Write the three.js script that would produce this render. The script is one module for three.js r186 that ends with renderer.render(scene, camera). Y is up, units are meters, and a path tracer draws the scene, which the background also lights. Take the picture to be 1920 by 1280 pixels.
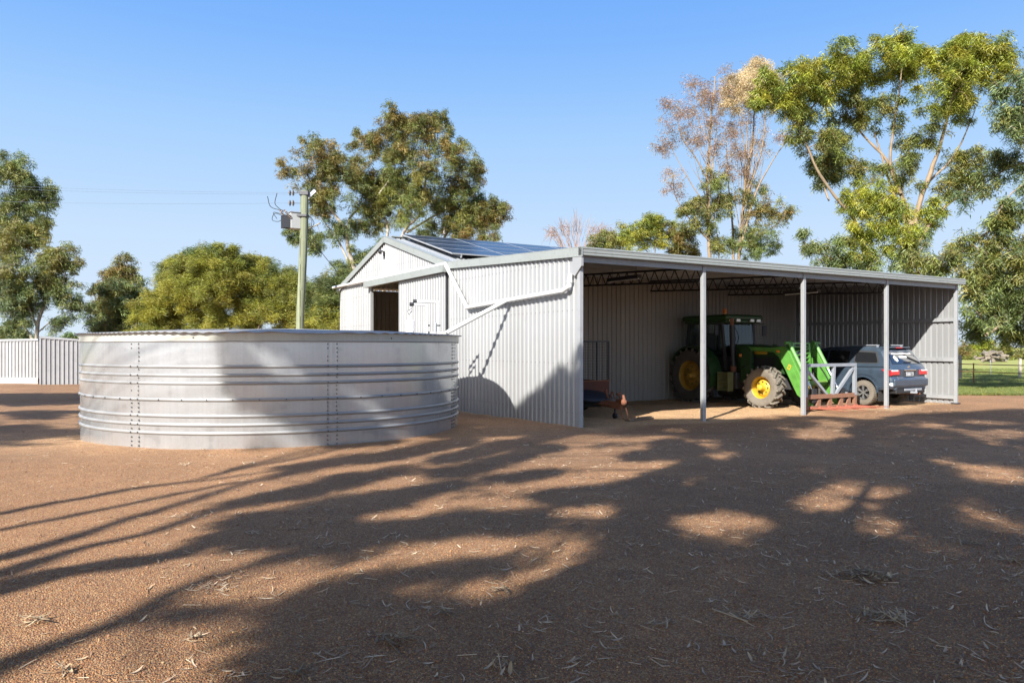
import * as THREE from 'three';
import { mergeGeometries } from 'three/addons/utils/BufferGeometryUtils.js';
import { RoundedBoxGeometry } from 'three/addons/geometries/RoundedBoxGeometry.js';

// ---------- camera, exposure ----------
const F = 1405, HX = 960, HY = 651, EYE = 1.8;            // lens measured on a 1920 x 1280 frame, horizon row, eye height
const scene = new THREE.Scene();
const camera = new THREE.PerspectiveCamera(2 * Math.atan(640 / F) * 180 / Math.PI, 1.5, 0.1, 6000);
camera.position.set(0, EYE, 0); camera.lookAt(0, EYE, -10);
camera.setViewOffset(1920, 1280, 0, 640 - HY, 1920, 1280);
camera.updateProjectionMatrix();
const renderer = new THREE.WebGLRenderer();
renderer.setSize(1024, 682);
renderer.toneMapping = THREE.LinearToneMapping;
const EXPOSURE = 2.4;
renderer.toneMappingExposure = EXPOSURE;
renderer.shadowMap.enabled = true; renderer.shadowMap.type = THREE.PCFSoftShadowMap;

// ---------- sky and sun ----------
const SHX = 0.713, SHZ = 1.342;                            // how far a shadow falls to the right and away per metre of height
const sunDir = new THREE.Vector3(-SHX, 1, SHZ).normalize();
const mixv = (a, b, t) => a + (b - a) * t;
const lin = (c) => { c /= 255; return c <= 0.04045 ? c / 12.92 : ((c + 0.055) / 1.055) ** 2.4; };
{
  const W = 512, Hh = 256, d = new Float32Array(W * Hh * 4);
  const stops = [[-90, 120, 105, 90], [-3, 190, 190, 190], [0, 222, 238, 252], [3, 215, 234, 254], [8, 202, 227, 255], [15, 171, 211, 255], [22, 132, 186, 254], [30, 104, 166, 250], [45, 92, 152, 238], [90, 104, 156, 226]];
  for (let j = 0; j < Hh; j++) {
    const e = ((j + 0.5) / Hh - 0.5) * 180;
    let k = 0; while (k < stops.length - 2 && stops[k + 1][0] < e) k++;
    const a = stops[k], b = stops[k + 1], t = Math.min(1, Math.max(0, (e - a[0]) / (b[0] - a[0])));
    for (let i = 0; i < W; i++) {
      const o = (j * W + i) * 4, az = ((i + 0.5) / W - 0.5) * Math.PI * 2, ce = Math.cos(e * Math.PI / 180);
      // clear sky: brighter and whiter towards the sun, which stands behind the camera (CIE indicatrix)
      const chi = Math.acos(Math.max(-1, Math.min(1, Math.cos(az) * ce * sunDir.x + Math.sin(e * Math.PI / 180) * sunDir.y + Math.sin(az) * ce * sunDir.z)));
      const ind = (x) => 1 + 10 * (Math.exp(-3 * x) - Math.exp(-3 * Math.PI / 2)) + 0.45 * Math.cos(x) ** 2, gain = Math.max(1, Math.min(3, ind(chi) / 1.25)), w = e > -2 ? Math.min(1, (gain - 1) / 2.5) : 0;
      for (let c = 0; c < 3; c++) { const s = lin(a[c + 1] + (b[c + 1] - a[c + 1]) * t), g = [0.62, 0.59, 0.55][c]; d[o + c] = mixv(s, g, w) * (e > -2 ? gain : 1) / EXPOSURE; }
      d[o + 3] = 1;
    }
  }
  const sky = new THREE.DataTexture(d, W, Hh, THREE.RGBAFormat, THREE.FloatType);
  sky.mapping = THREE.EquirectangularReflectionMapping; sky.magFilter = sky.minFilter = THREE.LinearFilter; sky.needsUpdate = true;
  scene.background = sky; scene.environment = sky;
}
const sun = new THREE.DirectionalLight(new THREE.Color(1, 0.965, 0.9), 5);
sun.position.copy(sunDir).multiplyScalar(80); sun.castShadow = true;
Object.assign(sun.shadow.camera, { left: -45, right: 45, top: 45, bottom: -45, near: 1, far: 250 }); sun.shadow.mapSize.set(4096, 4096);
scene.add(sun, sun.target);

// ---------- helpers ----------
let seed = 1;
const rnd = () => { seed = (seed + 0x6D2B79F5) | 0; let t = Math.imul(seed ^ (seed >>> 15), 1 | seed); t = (t + Math.imul(t ^ (t >>> 7), 61 | t)) ^ t; return ((t ^ (t >>> 14)) >>> 0) / 4294967296; };
const rr = (a, b) => a + (b - a) * rnd();
const gauss = () => (rnd() + rnd() + rnd() + rnd() - 2) * 0.87;
const sm = (a, b, x) => { const t = Math.min(1, Math.max(0, (x - a) / (b - a))); return t * t * (3 - 2 * t); };
const V = (x, y, z) => new THREE.Vector3(x, y, z);
const G = (px, py, h = 0) => { const Z = F * (EYE - h) / (py - HY); return [(px - HX) / F * Z, Z]; };   // ground point under a pixel: [x, distance ahead]
const P = (px, py, Z) => V((px - HX) / F * Z, EYE + (HY - py) / F * Z, -Z);                            // point at a known distance
const SC = [1.51, 16.32], SU = [0.86, 0.51];                // the shed's near corner and the direction of its open front
const SHED_TURN = Math.atan2(SU[1], SU[0]);
const S = (u, y, v) => V(SC[0] + SU[0] * u - SU[1] * v, y, -(SC[1] + SU[1] * u + SU[0] * v));           // along the front, up, inward

const names = {};
function numbered(n) { const k = names[n] = (names[n] ?? -1) + 1; return k ? `${n}_${String(k).padStart(3, '0')}` : n; }
function thing(name, label, category, pos = V(0, 0, 0), turn = 0, group, kind) {
  const o = new THREE.Group(); o.name = numbered(name); o.position.copy(pos); o.rotation.y = turn; scene.add(o);
  tag(o, label, category, group, kind); return o;
}
function tag(o, label, category, group, kind) {
  if (label) o.userData.label = label; if (category) o.userData.category = category; if (group) o.userData.group = group; if (kind) o.userData.kind = kind; return o;
}
function add(parent, name, geo, mat, kind) {
  const m = new THREE.Mesh(geo, mat); m.name = parent === scene ? numbered(name) : name; m.castShadow = m.receiveShadow = true;
  if (kind) m.userData.kind = kind; parent.add(m); return m;
}
function boxUV(g) {                                          // uv in metres from the side each face looks to
  const p = g.attributes.position, n = g.attributes.normal, uv = new Float32Array(p.count * 2);
  for (let i = 0; i < p.count; i += 3) {
    let nx = 0, ny = 0, nz = 0; for (let k = 0; k < 3; k++) { nx += Math.abs(n.getX(i + k)); ny += Math.abs(n.getY(i + k)); nz += Math.abs(n.getZ(i + k)); }
    for (let k = 0; k < 3; k++) {
      const x = p.getX(i + k), y = p.getY(i + k), z = p.getZ(i + k);
      const q = ny >= nx && ny >= nz ? [x, z] : nx >= nz ? [z, y] : [x, y];
      uv[(i + k) * 2] = q[0]; uv[(i + k) * 2 + 1] = q[1];
    }
  }
  g.setAttribute('uv', new THREE.BufferAttribute(uv, 2)); return g;
}
class MB {                                                   // gathers shapes into one geometry
  constructor() { this.l = []; }
  geo(g, m) { g = g.index ? g.toNonIndexed() : g.clone(); if (m) g.applyMatrix4(m); for (const k of Object.keys(g.attributes)) if (!['position', 'normal', 'uv'].includes(k)) g.deleteAttribute(k); if (!g.attributes.uv) g.setAttribute('uv', new THREE.BufferAttribute(new Float32Array(g.attributes.position.count * 2), 2)); this.l.push(g); return this; }
  box(x, y, z, a, b, c, r) { const m = new THREE.Matrix4().compose(V(x, y, z), new THREE.Quaternion().setFromEuler(new THREE.Euler(...(r || [0, 0, 0]))), V(1, 1, 1)); return this.geo(new THREE.BoxGeometry(a, b, c), m); }
  rbox(x, y, z, a, b, c, rad = 0.02, r) { const m = new THREE.Matrix4().compose(V(x, y, z), new THREE.Quaternion().setFromEuler(new THREE.Euler(...(r || [0, 0, 0]))), V(1, 1, 1)); return this.geo(new RoundedBoxGeometry(a, b, c, 2, rad), m); }
  bar(p, q, w, h = w) {                                      // square bar between two points
    const a = V(...p), b = V(...q), d = b.clone().sub(a), L = d.length(); d.normalize();
    const up = Math.abs(d.y) > 0.95 ? V(1, 0, 0) : V(0, 1, 0), s = V().crossVectors(d, up).normalize(), t = V().crossVectors(s, d);
    const m = new THREE.Matrix4().makeBasis(s, t, d.clone().negate()).setPosition(a.add(b).multiplyScalar(0.5)); return this.geo(new THREE.BoxGeometry(w, h, L), m);
  }
  rod(p, q, r, r2 = r, n = 10) {
    const a = V(...p), b = V(...q), d = b.clone().sub(a), L = d.length();
    const m = new THREE.Matrix4().compose(a.clone().add(b).multiplyScalar(0.5), new THREE.Quaternion().setFromUnitVectors(V(0, 1, 0), d.normalize()), V(1, 1, 1));
    return this.geo(new THREE.CylinderGeometry(r2, r, L, n), m);
  }
  tube(pts, r, n = 8, seg) { const c = new THREE.CatmullRomCurve3(pts.map((p) => p.isVector3 ? p : V(...p)), false, 'catmullrom', 0.5); return this.geo(new THREE.TubeGeometry(c, seg || pts.length * 6, r, n)); }
  bent(pts, r, n = 12) { for (let i = 0; i + 1 < pts.length; i++) { this.rod(pts[i], pts[i + 1], r, r, n); if (i) this.geo(new THREE.SphereGeometry(r, n, 8), new THREE.Matrix4().setPosition(...pts[i])); } return this; }
  prism(pts, x0, x1, bevel = 0, axis = 'x') {                // outline in (z, y) swept along x, or in (x, y) swept along z
    const s = new THREE.Shape(pts.map((p) => new THREE.Vector2(p[0], p[1])));
    const g = new THREE.ExtrudeGeometry(s, { depth: x1 - x0 - 2 * bevel, bevelEnabled: bevel > 0, bevelSize: bevel, bevelThickness: bevel, bevelOffset: -bevel, bevelSegments: 2, curveSegments: 10 });
    g.translate(0, 0, x0 + bevel);
    if (axis === 'x') { g.applyMatrix4(new THREE.Matrix4().makeBasis(V(0, 0, 1), V(0, 1, 0), V(1, 0, 0))); const i = g.index; const p = g.attributes.position; for (let k = 0; k < p.count; k += 3) { for (const at of ['position', 'normal', 'uv']) { const a = g.attributes[at]; const w = a.itemSize; for (let c = 0; c < w; c++) { const t = a.array[(k + 1) * w + c]; a.array[(k + 1) * w + c] = a.array[(k + 2) * w + c]; a.array[(k + 2) * w + c] = t; } } } }
    return this.geo(g);
  }
  build(parent, name, mat, kind) { const g = boxUV(mergeGeometries(this.l)); return add(parent, name, g, mat, kind); }
}

// ---------- textures ----------
const hash = (x, y, s) => { let h = Math.imul(x, 374761393) ^ Math.imul(y, 668265263) ^ Math.imul(s, 2147483647 - 77); h = Math.imul(h ^ (h >>> 13), 1274126177); return ((h ^ (h >>> 16)) >>> 0) / 4294967296; };
function vnoise(x, y, n, s) {                                // periodic value noise, n cells per period, x and y in 0..1
  x *= n; y *= n; const i = Math.floor(x), j = Math.floor(y), f = x - i, g = y - j, a = f * f * (3 - 2 * f), b = g * g * (3 - 2 * g), w = (k) => ((k % n) + n) % n;
  return mixv(mixv(hash(w(i), w(j), s), hash(w(i + 1), w(j), s), a), mixv(hash(w(i), w(j + 1), s), hash(w(i + 1), w(j + 1), s), a), b);
}
const fbm = (x, y, n, s, o = 4) => { let v = 0, a = 0.5, t = 0; for (let k = 0; k < o; k++) { v += a * vnoise(x, y, n << k, s + k); t += a; a *= 0.5; } return v / t; };
const toS = (c) => Math.max(0, Math.min(255, Math.round(255 * (c <= 0.0031308 ? 12.92 * c : 1.055 * c ** (1 / 2.4) - 0.055))));
function tex(n, metres, fn, colour = true) {                 // fn(u, v) gives linear rgb, or a grey height or roughness; the tile is that many metres wide
  const d = new Uint8Array(n * n * 4);
  for (let j = 0; j < n; j++) for (let i = 0; i < n; i++) {
    const c = fn(i / n, j / n), o = (j * n + i) * 4;
    for (let k = 0; k < 3; k++) d[o + k] = colour ? toS(c[k]) : Math.max(0, Math.min(255, 255 * c));
    d[o + 3] = 255;
  }
  const t = new THREE.DataTexture(d, n, n); t.wrapS = t.wrapT = THREE.RepeatWrapping; t.magFilter = THREE.LinearFilter; t.minFilter = THREE.LinearMipmapLinearFilter; t.generateMipmaps = true;
  if (colour) t.colorSpace = THREE.SRGBColorSpace; t.repeat.set(1 / metres, 1 / metres); t.needsUpdate = true; return t;
}
const std = (r, g, b, rough, metal = 0, o = {}) => new THREE.MeshStandardMaterial({ color: new THREE.Color().setRGB(r, g, b), roughness: rough, metalness: metal, side: THREE.DoubleSide, ...o });
const phy = (r, g, b, rough, metal = 0, o = {}) => new THREE.MeshPhysicalMaterial({ color: new THREE.Color().setRGB(r, g, b), roughness: rough, metalness: metal, side: THREE.DoubleSide, ...o });
const grey = (v) => [v, v, v];
const T = {
  zinc: tex(512, 2.2, (u, v) => grey(0.86 + 0.16 * fbm(u, v, 6, 3) - 0.1 * sm(0.55, 0.8, fbm(u, v, 24, 9)) + 0.05 * (vnoise(u, v, 160, 4) - 0.5))),
  sheet: tex(256, 2.6, (u, v) => grey(0.93 + 0.1 * fbm(u, v, 5, 13) - 0.03 * sm(0.6, 0.8, fbm(u, v, 20, 17)))),
  zincRough: tex(512, 2.2, (u, v) => 0.42 + 0.3 * fbm(u, v, 8, 21), false),
  tank: tex(1024, 3, (u, v) => { const s = fbm(u, v * 0.999, 5, 31), st = fbm(u, 0.5, 90, 33, 2), sp = vnoise(u, v, 150, 35), k = 0.8 + 0.2 * s + 0.08 * (st - 0.5) + 0.07 * (sp - 0.5) - 0.12 * sm(0.6, 0.8, fbm(u, v, 12, 38)); return [k, k * 0.995, k * 0.985]; }),
  rust: tex(256, 0.6, (u, v) => { const a = fbm(u, v, 8, 41), b = fbm(u, v, 40, 43, 2); const k = 0.6 + 0.7 * b; return [(0.8 + 0.3 * a) * k, (0.75 - 0.1 * a) * k, (0.7 - 0.2 * a) * k]; }),
  dirt: tex(256, 0.8, (u, v) => { const k = 0.7 + 0.5 * fbm(u, v, 6, 51) + 0.12 * (vnoise(u, v, 90, 52) - 0.5); return [k, k * 0.98, k * 0.95]; }),
  bark: tex(256, 1.2, (u, v) => { const k = 0.55 + 0.7 * fbm(u, v, 5, 61) * (0.7 + 0.6 * vnoise(u, v, 40, 62)); return [k, k * 0.97, k * 0.92]; }),
  bump: tex(256, 0.35, (u, v) => fbm(u, v, 10, 71), false),
  pole: tex(256, 1.0, (u, v) => { const k = 0.55 + 0.75 * vnoise(u, 0.3, 40, 81) * (0.5 + 0.5 * fbm(u, v, 6, 82)) - 0.3 * sm(0.72, 0.8, vnoise(u, 0.5 + v * 0.06, 16, 83)); return [k, k, k * 0.97]; }),
};
const M = {
  innerShaded: std(0.27, 0.256, 0.238, 0.6, 0.1, { map: T.sheet }),  // wall sheeting darkened and browned: the lean-to's shade is put into the colour
  hoop: std(0.32, 0.32, 0.32, 0.5, 0.3, { map: T.tank }),
  wall: std(0.35, 0.352, 0.352, 0.4, 0.4, { map: T.sheet }),
  under: std(0.27, 0.26, 0.25, 0.6, 0.2, { map: T.sheet }),  // roof sheeting seen from below, its shade painted in as a darker tone
  roof: std(0.34, 0.345, 0.345, 0.5, 0.3, { map: T.zinc, roughnessMap: T.zincRough }),
  fascia: std(0.25, 0.268, 0.258, 0.5, 0.1, { map: T.zinc }),
  pvc: phy(0.56, 0.56, 0.55, 0.35, 0, { clearcoat: 0.15 }),
  post: std(0.34, 0.345, 0.35, 0.45, 0.25, { map: T.zinc }),
  truss: std(0.025, 0.024, 0.024, 0.6, 0.2),
  galv: std(0.31, 0.33, 0.36, 0.45, 0.3, { map: T.zinc }),
  tank: std(0.55, 0.565, 0.58, 0.4, 0.7, { map: T.tank, roughnessMap: T.zincRough }),
  lid: std(0.32, 0.31, 0.30, 0.8, 0.0, { map: T.tank }),
  steel: std(0.06, 0.06, 0.065, 0.5, 0.4),
  rust: std(0.20, 0.105, 0.065, 0.85, 0.05, { map: T.rust, bumpMap: T.bump, bumpScale: 0.004 }),
  oldred: std(0.09, 0.038, 0.028, 0.8, 0, { map: T.rust }),
  greenShaded: phy(0.022, 0.06, 0.018, 0.45, 0, { map: T.dirt }),  // tractor green with shade painted in, for the parts back under the roof
  yellowShaded: std(0.34, 0.2, 0.025, 0.6, 0, { map: T.dirt }),  // wheel yellow dimmed to imitate the shade on the rear rims
  green: phy(0.085, 0.25, 0.042, 0.45, 0, { clearcoat: 0.3, clearcoatRoughness: 0.3, map: T.dirt }),
  yellow: phy(0.5, 0.31, 0.025, 0.45, 0, { clearcoat: 0.2, clearcoatRoughness: 0.3, map: T.dirt }),
  tyre: std(0.075, 0.068, 0.06, 0.9, 0, { map: T.dirt, bumpMap: T.bump, bumpScale: 0.003 }),
  dustyTyre: std(0.155, 0.135, 0.11, 0.95, 0, { map: T.dirt, bumpMap: T.bump, bumpScale: 0.003 }),
  black: std(0.018, 0.018, 0.02, 0.5), rubber: std(0.02, 0.02, 0.02, 0.9),
  glass: phy(0.55, 0.62, 0.6, 0.03, 0, { transmission: 1, thickness: 0, ior: 1.5 }),
  darkGlass: phy(0.012, 0.013, 0.015, 0.06, 0, { clearcoat: 1, clearcoatRoughness: 0.03 }),
  carPaint: phy(0.05, 0.074, 0.108, 0.4, 0.3, { clearcoat: 0.8, clearcoatRoughness: 0.12, map: T.dirt }),
  plastic: std(0.03, 0.03, 0.032, 0.6), chrome: std(0.7, 0.7, 0.7, 0.15, 1),
  red: phy(0.55, 0.02, 0.025, 0.2, 0, { clearcoat: 1 }), orange: std(0.7, 0.2, 0.02, 0.3), clear: phy(0.8, 0.8, 0.8, 0.15, 0, { clearcoat: 1 }),
  white: std(0.75, 0.75, 0.74, 0.6), wood: std(0.22, 0.15, 0.1, 0.85, 0, { map: T.bark }),
  pole: std(0.22, 0.24, 0.155, 0.85, 0, { map: T.pole }),
};

// ---------- the ground ----------
const gravelCell = [];
const NC = 120;
{
  const tones = [[0.317, 0.160, 0.063], [0.261, 0.120, 0.049], [0.207, 0.091, 0.043], [0.358, 0.204, 0.092], [0.384, 0.247, 0.127], [0.164, 0.074, 0.038], [0.288, 0.139, 0.058]];
  for (let k = 0; k < NC * NC; k++) { const t = tones[Math.floor(rnd() * tones.length)], b = rr(0.75, 1.15); gravelCell.push([rr(0.1, 0.9), rr(0.1, 0.9), t[0] * b, t[1] * b, t[2] * b, rr(0.45, 1)]); }
}
function cells(u, v) {                                       // nearest stone of a tile of stones
  const x = u * NC, y = v * NC, i = Math.floor(x), j = Math.floor(y); let best = 9, at = null;
  for (let b = -1; b <= 1; b++) for (let a = -1; a <= 1; a++) {
    const c = gravelCell[((j + b + NC) % NC) * NC + (i + a + NC) % NC], d = Math.hypot(i + a + c[0] - x, j + b + c[1] - y) / (0.55 + 0.45 * c[5]);
    if (d < best) { best = d; at = c; }
  }
  return [best, at];
}
const gravelMap = tex(1024, 1.5, (u, v) => { const [d, c] = cells(u, v), s = fbm(u, v, 5, 91), k = 0.92 + 0.16 * s, f = sm(0.35, 0.75, d); return [mixv(c[2], 0.224, f * 0.75) * k, mixv(c[3], 0.119, f * 0.75) * k, mixv(c[4], 0.054, f * 0.75) * k]; });
const gravelBump = tex(1024, 1.5, (u, v) => { const [d, c] = cells(u, v); return 0.85 * c[5] * Math.max(0, 1 - (d / 0.8) ** 2) + 0.15 * fbm(u, v, 60, 93, 2); }, false);
M.gravel = std(1, 1, 1, 0.95, 0, { map: gravelMap, bumpMap: gravelBump, bumpScale: 0.013, vertexColors: true });
M.stone = std(1, 1, 1, 0.95, 0, { vertexColors: false });

const wn = (x, z, s, k) => vnoise(x / 64 + 0.5, z / 64 + 0.5, Math.round(64 / s), k);      // noise over the yard, cell size s metres
const TANK = [-5.22, 16.99], TR = 3.97;
function gh(x, Z) {                                          // ground height
  const near = sm(60, 35, Math.hypot(x, Z - 12));
  let h = near * (0.045 * (wn(x, Z, 4, 5) - 0.5) + 0.022 * (wn(x, Z, 1, 6) - 0.5) + 0.012 * (wn(x, Z, 0.25, 9) - 0.5));
  const dt = Math.hypot(x - TANK[0], Z - TANK[1]) - TR, front = sm(0.2, -0.9, (Z - TANK[1]) / TR);
  h += (0.012 + 0.012 * front) * sm(0.9, 0.05, Math.abs(dt)) * (0.6 + 0.8 * wn(x, Z, 0.5, 7)) - 0.1 * sm(0, 3, x < TANK[0] ? 3 - Math.abs(dt - 1) : 0) * (1 - front);
  const wu = SU[0] * (x - SC[0]) + SU[1] * (Z - SC[1]), wv = -SU[1] * (x - SC[0]) + SU[0] * (Z - SC[1]);
  if (wv > -0.3 && wv < 17) h += 0.045 * sm(0.45, 0.02, Math.abs(wu + 0.1)) * (0.3 + wn(x, Z, 0.5, 8)) - 0.05 * sm(0.5, 7, wv) * sm(0.6, 0, wu);
  return h;
}
{
  const axis = (lo, hi, fine0, fine1, step, grow) => { const a = []; for (let x = fine0; x <= fine1 + 1e-6; x += step) a.push(x); let s = step; for (let x = fine1; x < hi;) { s *= grow; x += s; a.push(x); } s = step; for (let x = fine0; x > lo;) { s *= grow; x -= s; a.unshift(x); } return a; };
  const xs = axis(-3000, 3000, -14, 16, 0.125, 1.16), zs = axis(-40, 4000, 2.5, 25, 0.1, 1.14);
  const pos = [], col = [], uv = [], idx = [];
  for (const Z of zs) for (const x of xs) {
    pos.push(x, gh(x, Z), -Z); uv.push(x, Z);
    const wu = SU[0] * (x - SC[0]) + SU[1] * (Z - SC[1]), wv = -SU[1] * (x - SC[0]) + SU[0] * (Z - SC[1]);
    const k = 0.74 + 0.3 * wn(x, Z, 4, 11) + 0.24 * wn(x, Z, 1, 12) + 0.16 * (wn(x, Z, 0.25, 14) - 0.5);
    const inside = sm(-0.5, 0.6, wv + (wn(x, Z, 1, 13) - 0.5) * 1.2) * sm(-0.3, 0.1, wu) * sm(15.5, 14, wu);      // pale trodden dust under the roof
    const sand = 0.45 * sm(0.55, 0.8, wn(x, Z, 8, 15)) + 0.75 * inside;
    col.push(k * mixv(1, 2.0, sand), k * mixv(1, 2.4, sand), k * mixv(1, 2.7, sand));
  }
  const n = xs.length;
  for (let j = 0; j + 1 < zs.length; j++) for (let i = 0; i + 1 < n; i++) { const a = j * n + i; idx.push(a, a + 1, a + n, a + 1, a + n + 1, a + n); }
  const g = new THREE.BufferGeometry(); g.setIndex(idx);
  g.setAttribute('position', new THREE.Float32BufferAttribute(pos, 3)); g.setAttribute('color', new THREE.Float32BufferAttribute(col, 3)); g.setAttribute('uv', new THREE.Float32BufferAttribute(uv, 2));
  g.computeVertexNormals();
  tag(add(scene, 'ground', g, M.gravel), 'red brown gravel yard around the tank and shed', 'ground', null, 'structure');
}
// paddock beyond the yard: a sheet with a ragged near edge
const grassTex = tex(512, 3, (u, v) => { const k = 0.75 + 0.35 * fbm(u, v, 10, 101) + 0.5 * (vnoise(u, v, 170, 102) - 0.5), y = fbm(u, v, 5, 104); return [(0.22 + 0.08 * y) * k, 0.26 * k, 0.052 * k]; });
M.grass = std(1, 1, 1, 0.95, 0, { map: grassTex });
{
  const pos = [], uv = [], idx = [], rows = [0, 0.4, 1, 3, 8, 20, 50, 120, 300, 900, 2600], xs = [];
  for (let x = 12; x <= 40; x += 0.4) xs.push(x); for (const x of [60, 120, 300, 1000, 2600]) xs.push(x);
  const edge = (x) => 28.4 - 0.02 * (x - 18) + 0.7 * (wn(x, 3, 1, 21) - 0.5) + 0.5 * (wn(x, 9, 0.5, 22) - 0.5);
  for (const r of rows) for (const x of xs) { const Z = edge(x) + r; pos.push(x, gh(x, Z) + (r === 0 ? 0.006 : 0.02), -Z); uv.push(x, Z); }
  const n = xs.length; for (let j = 0; j + 1 < rows.length; j++) for (let i = 0; i + 1 < n; i++) { const a = j * n + i; idx.push(a, a + 1, a + n, a + 1, a + n + 1, a + n); }
  const base = pos.length / 3;                               // and behind the shed and the fences
  [[12, 60], [-3000, 60], [12, 3000], [-3000, 3000]].forEach(([x, Z]) => { pos.push(x, 0.02, -Z); uv.push(x, Z); }); idx.push(base, base + 2, base + 1, base + 1, base + 2, base + 3);
  const g = new THREE.BufferGeometry(); g.setIndex(idx); g.setAttribute('position', new THREE.Float32BufferAttribute(pos, 3)); g.setAttribute('uv', new THREE.Float32BufferAttribute(uv, 2)); g.computeVertexNormals();
  tag(add(scene, 'paddock', g, M.grass), 'bright green grass paddock beyond the wire fence', 'paddock', null, 'structure');
}
function scatter(name, geo, mat, list, label, category, parent = scene, kind = 'stuff') {   // list of [matrix, colour]
  const m = new THREE.InstancedMesh(geo, mat, list.length); m.name = parent === scene ? numbered(name) : name; m.castShadow = m.receiveShadow = true;
  list.forEach(([a, c], i) => { m.setMatrixAt(i, a); m.setColorAt(i, c); });
  tag(m, label, category, null, kind); parent.add(m); return m;
}
const QM = (p, e, s) => new THREE.Matrix4().compose(p, new THREE.Quaternion().setFromEuler(new THREE.Euler(...e)), typeof s === 'number' ? V(s, s, s) : s);
const CL = (r, g, b) => new THREE.Color().setRGB(r, g, b);
{                                                            // loose stones on the near gravel
  seed = 11; const g = new THREE.IcosahedronGeometry(1, 0), list = [];
  for (let k = 0; k < 120000; k++) {
    const Z = 2.6 + 9 * rnd() ** 1.5, x = rr(-0.76, 0.76) * Z, s = rr(0.002, 0.0055) * (rnd() < 0.03 ? 1.8 : 1), t = gravelCell[k % gravelCell.length], b = rr(0.8, 1.25);
    list.push([QM(V(x, gh(x, Z) + s * 0.35, -Z), [rr(0, 6), rr(0, 6), rr(0, 6)], V(s, s * rr(0.6, 1), s * rr(0.7, 1.2))), CL(t[2] * b, t[3] * b, t[4] * b)]);
  }
  for (let k = 0; k < 1500; k++) { const Z = 3 + 17 * rnd(), x = rr(-0.72, 0.72) * Z, s = rr(0.005, 0.014) * (rnd() < 0.06 ? 1.6 : 1), b = rr(0.6, 1.0); if (Math.hypot(x - TANK[0], Z - TANK[1]) < TR + 0.1) continue; list.push([QM(V(x, gh(x, Z) + s * 0.25, -Z), [rr(0, 6), rr(0, 6), rr(0, 6)], V(s, s * rr(0.5, 0.9), s * rr(0.7, 1.2))), CL(0.3 * b, 0.16 * b, 0.09 * b)]); }
  scatter('gravel', g, M.stone, list, 'loose pea gravel strewn over the near part of the yard', 'gravel');
}

// ---------- the farm shed (local x along its open front, y up, z towards the viewer, so depth v = -z) ----------
const shed = thing('farm_shed', 'large corrugated zinc farm shed with gabled main part and open lean-to', 'shed', V(SC[0], 0, -SC[1]), SHED_TURN);
const LV = 6.47, GV = 16.78, AV = 11.62, LEN = 14.76;
const roofH = (v) => v <= LV ? mixv(3.9, 4.22, v / LV) : v <= AV ? mixv(4.22, 5.62, (v - LV) / (AV - LV)) : mixv(5.62, 4.2, (v - AV) / (GV - AV));
// a ribbed sheet: runs along s, rises along t; ribs stand out by 29 mm
function ribbed(at, s0, s1, low, high, offset = 0, rib = 0.029, pitch = 0.19) {   // at(s, t, out) gives a point; low(s), high(s) its ends
  const knots = [s0]; for (let k = Math.floor((s0 - offset) / pitch) - 1; k * pitch + offset < s1 + pitch; k++) for (const f of [0, 0.02, 0.052, 0.072]) { const s = k * pitch + offset + f; if (s > s0 + 1e-4 && s < s1 - 1e-4) knots.push(s); } knots.push(s1);
  const out = (s) => { let f = ((s - offset) % pitch + pitch) % pitch; return f < 0.02 ? rib * f / 0.02 : f < 0.052 ? rib : f < 0.072 ? rib * (0.072 - f) / 0.02 : 0; };
  const pos = [], uv = [];
  for (let i = 0; i + 1 < knots.length; i++) {
    const a = knots[i], b = knots[i + 1], c = (s, t) => { const p = at(s, t, out(s)); pos.push(p[0], p[1], p[2]); uv.push(s, t); };
    const la = low(a), lb = low(b), ha = high(a), hb = high(b);
    c(a, la); c(b, lb); c(b, hb); c(a, la); c(b, hb); c(a, ha);
  }
  const g = new THREE.BufferGeometry(); g.setAttribute('position', new THREE.Float32BufferAttribute(pos, 3)); g.setAttribute('uv', new THREE.Float32BufferAttribute(uv, 2)); g.computeVertexNormals(); return g;
}
const SHEET = 0.76, shadeOf = new Map();                     // sheets weather a little differently
function shades(m) { if (!shadeOf.has(m)) shadeOf.set(m, [0.94, 0.98, 1.01, 1.05].map((f) => { const c = m.clone(); c.color.multiplyScalar(f); c.roughness = m.roughness * (1.6 - 0.6 * f); return c; })); return shadeOf.get(m); }
function sheets(name, at, s0, s1, low, high, mat, parent = shed, rib) { for (let s = s0; s < s1 - 0.02; s += SHEET) { const e = Math.min(s + SHEET, s1); add(parent, name, ribbed(at, s, e, low, high, s0, rib), shades(mat)[Math.floor(rnd() * 4)]); } }
const sink = () => -0.12;
// end wall of the lean-to and gable wall (plane u = 0, ribs towards -u)
const uPlane = (u, sgn) => (s, t, o) => [u + sgn * o, t, -s];
sheets('wall_sheet', uPlane(0, -1), 0.06, LV, sink, (s) => roofH(s) - 0.03, M.wall);
const D0 = 10.2, D1 = 13.1, TRK = 4.0;
sheets('wall_sheet', uPlane(0, -1), LV, D0 + 0.1, sink, () => TRK + 0.1, M.wall);
sheets('wall_sheet', uPlane(0, -1), D1, GV, sink, () => TRK + 0.1, M.wall);
sheets('wall_sheet', uPlane(-0.004, -1), LV, GV, () => TRK + 0.09, (s) => roofH(s) - 0.03, M.wall);
new MB().box(-0.02, 2, -D1 + 0.06, 0.09, 4.2, 0.12).build(shed, 'door_jamb', M.wall);
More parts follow.
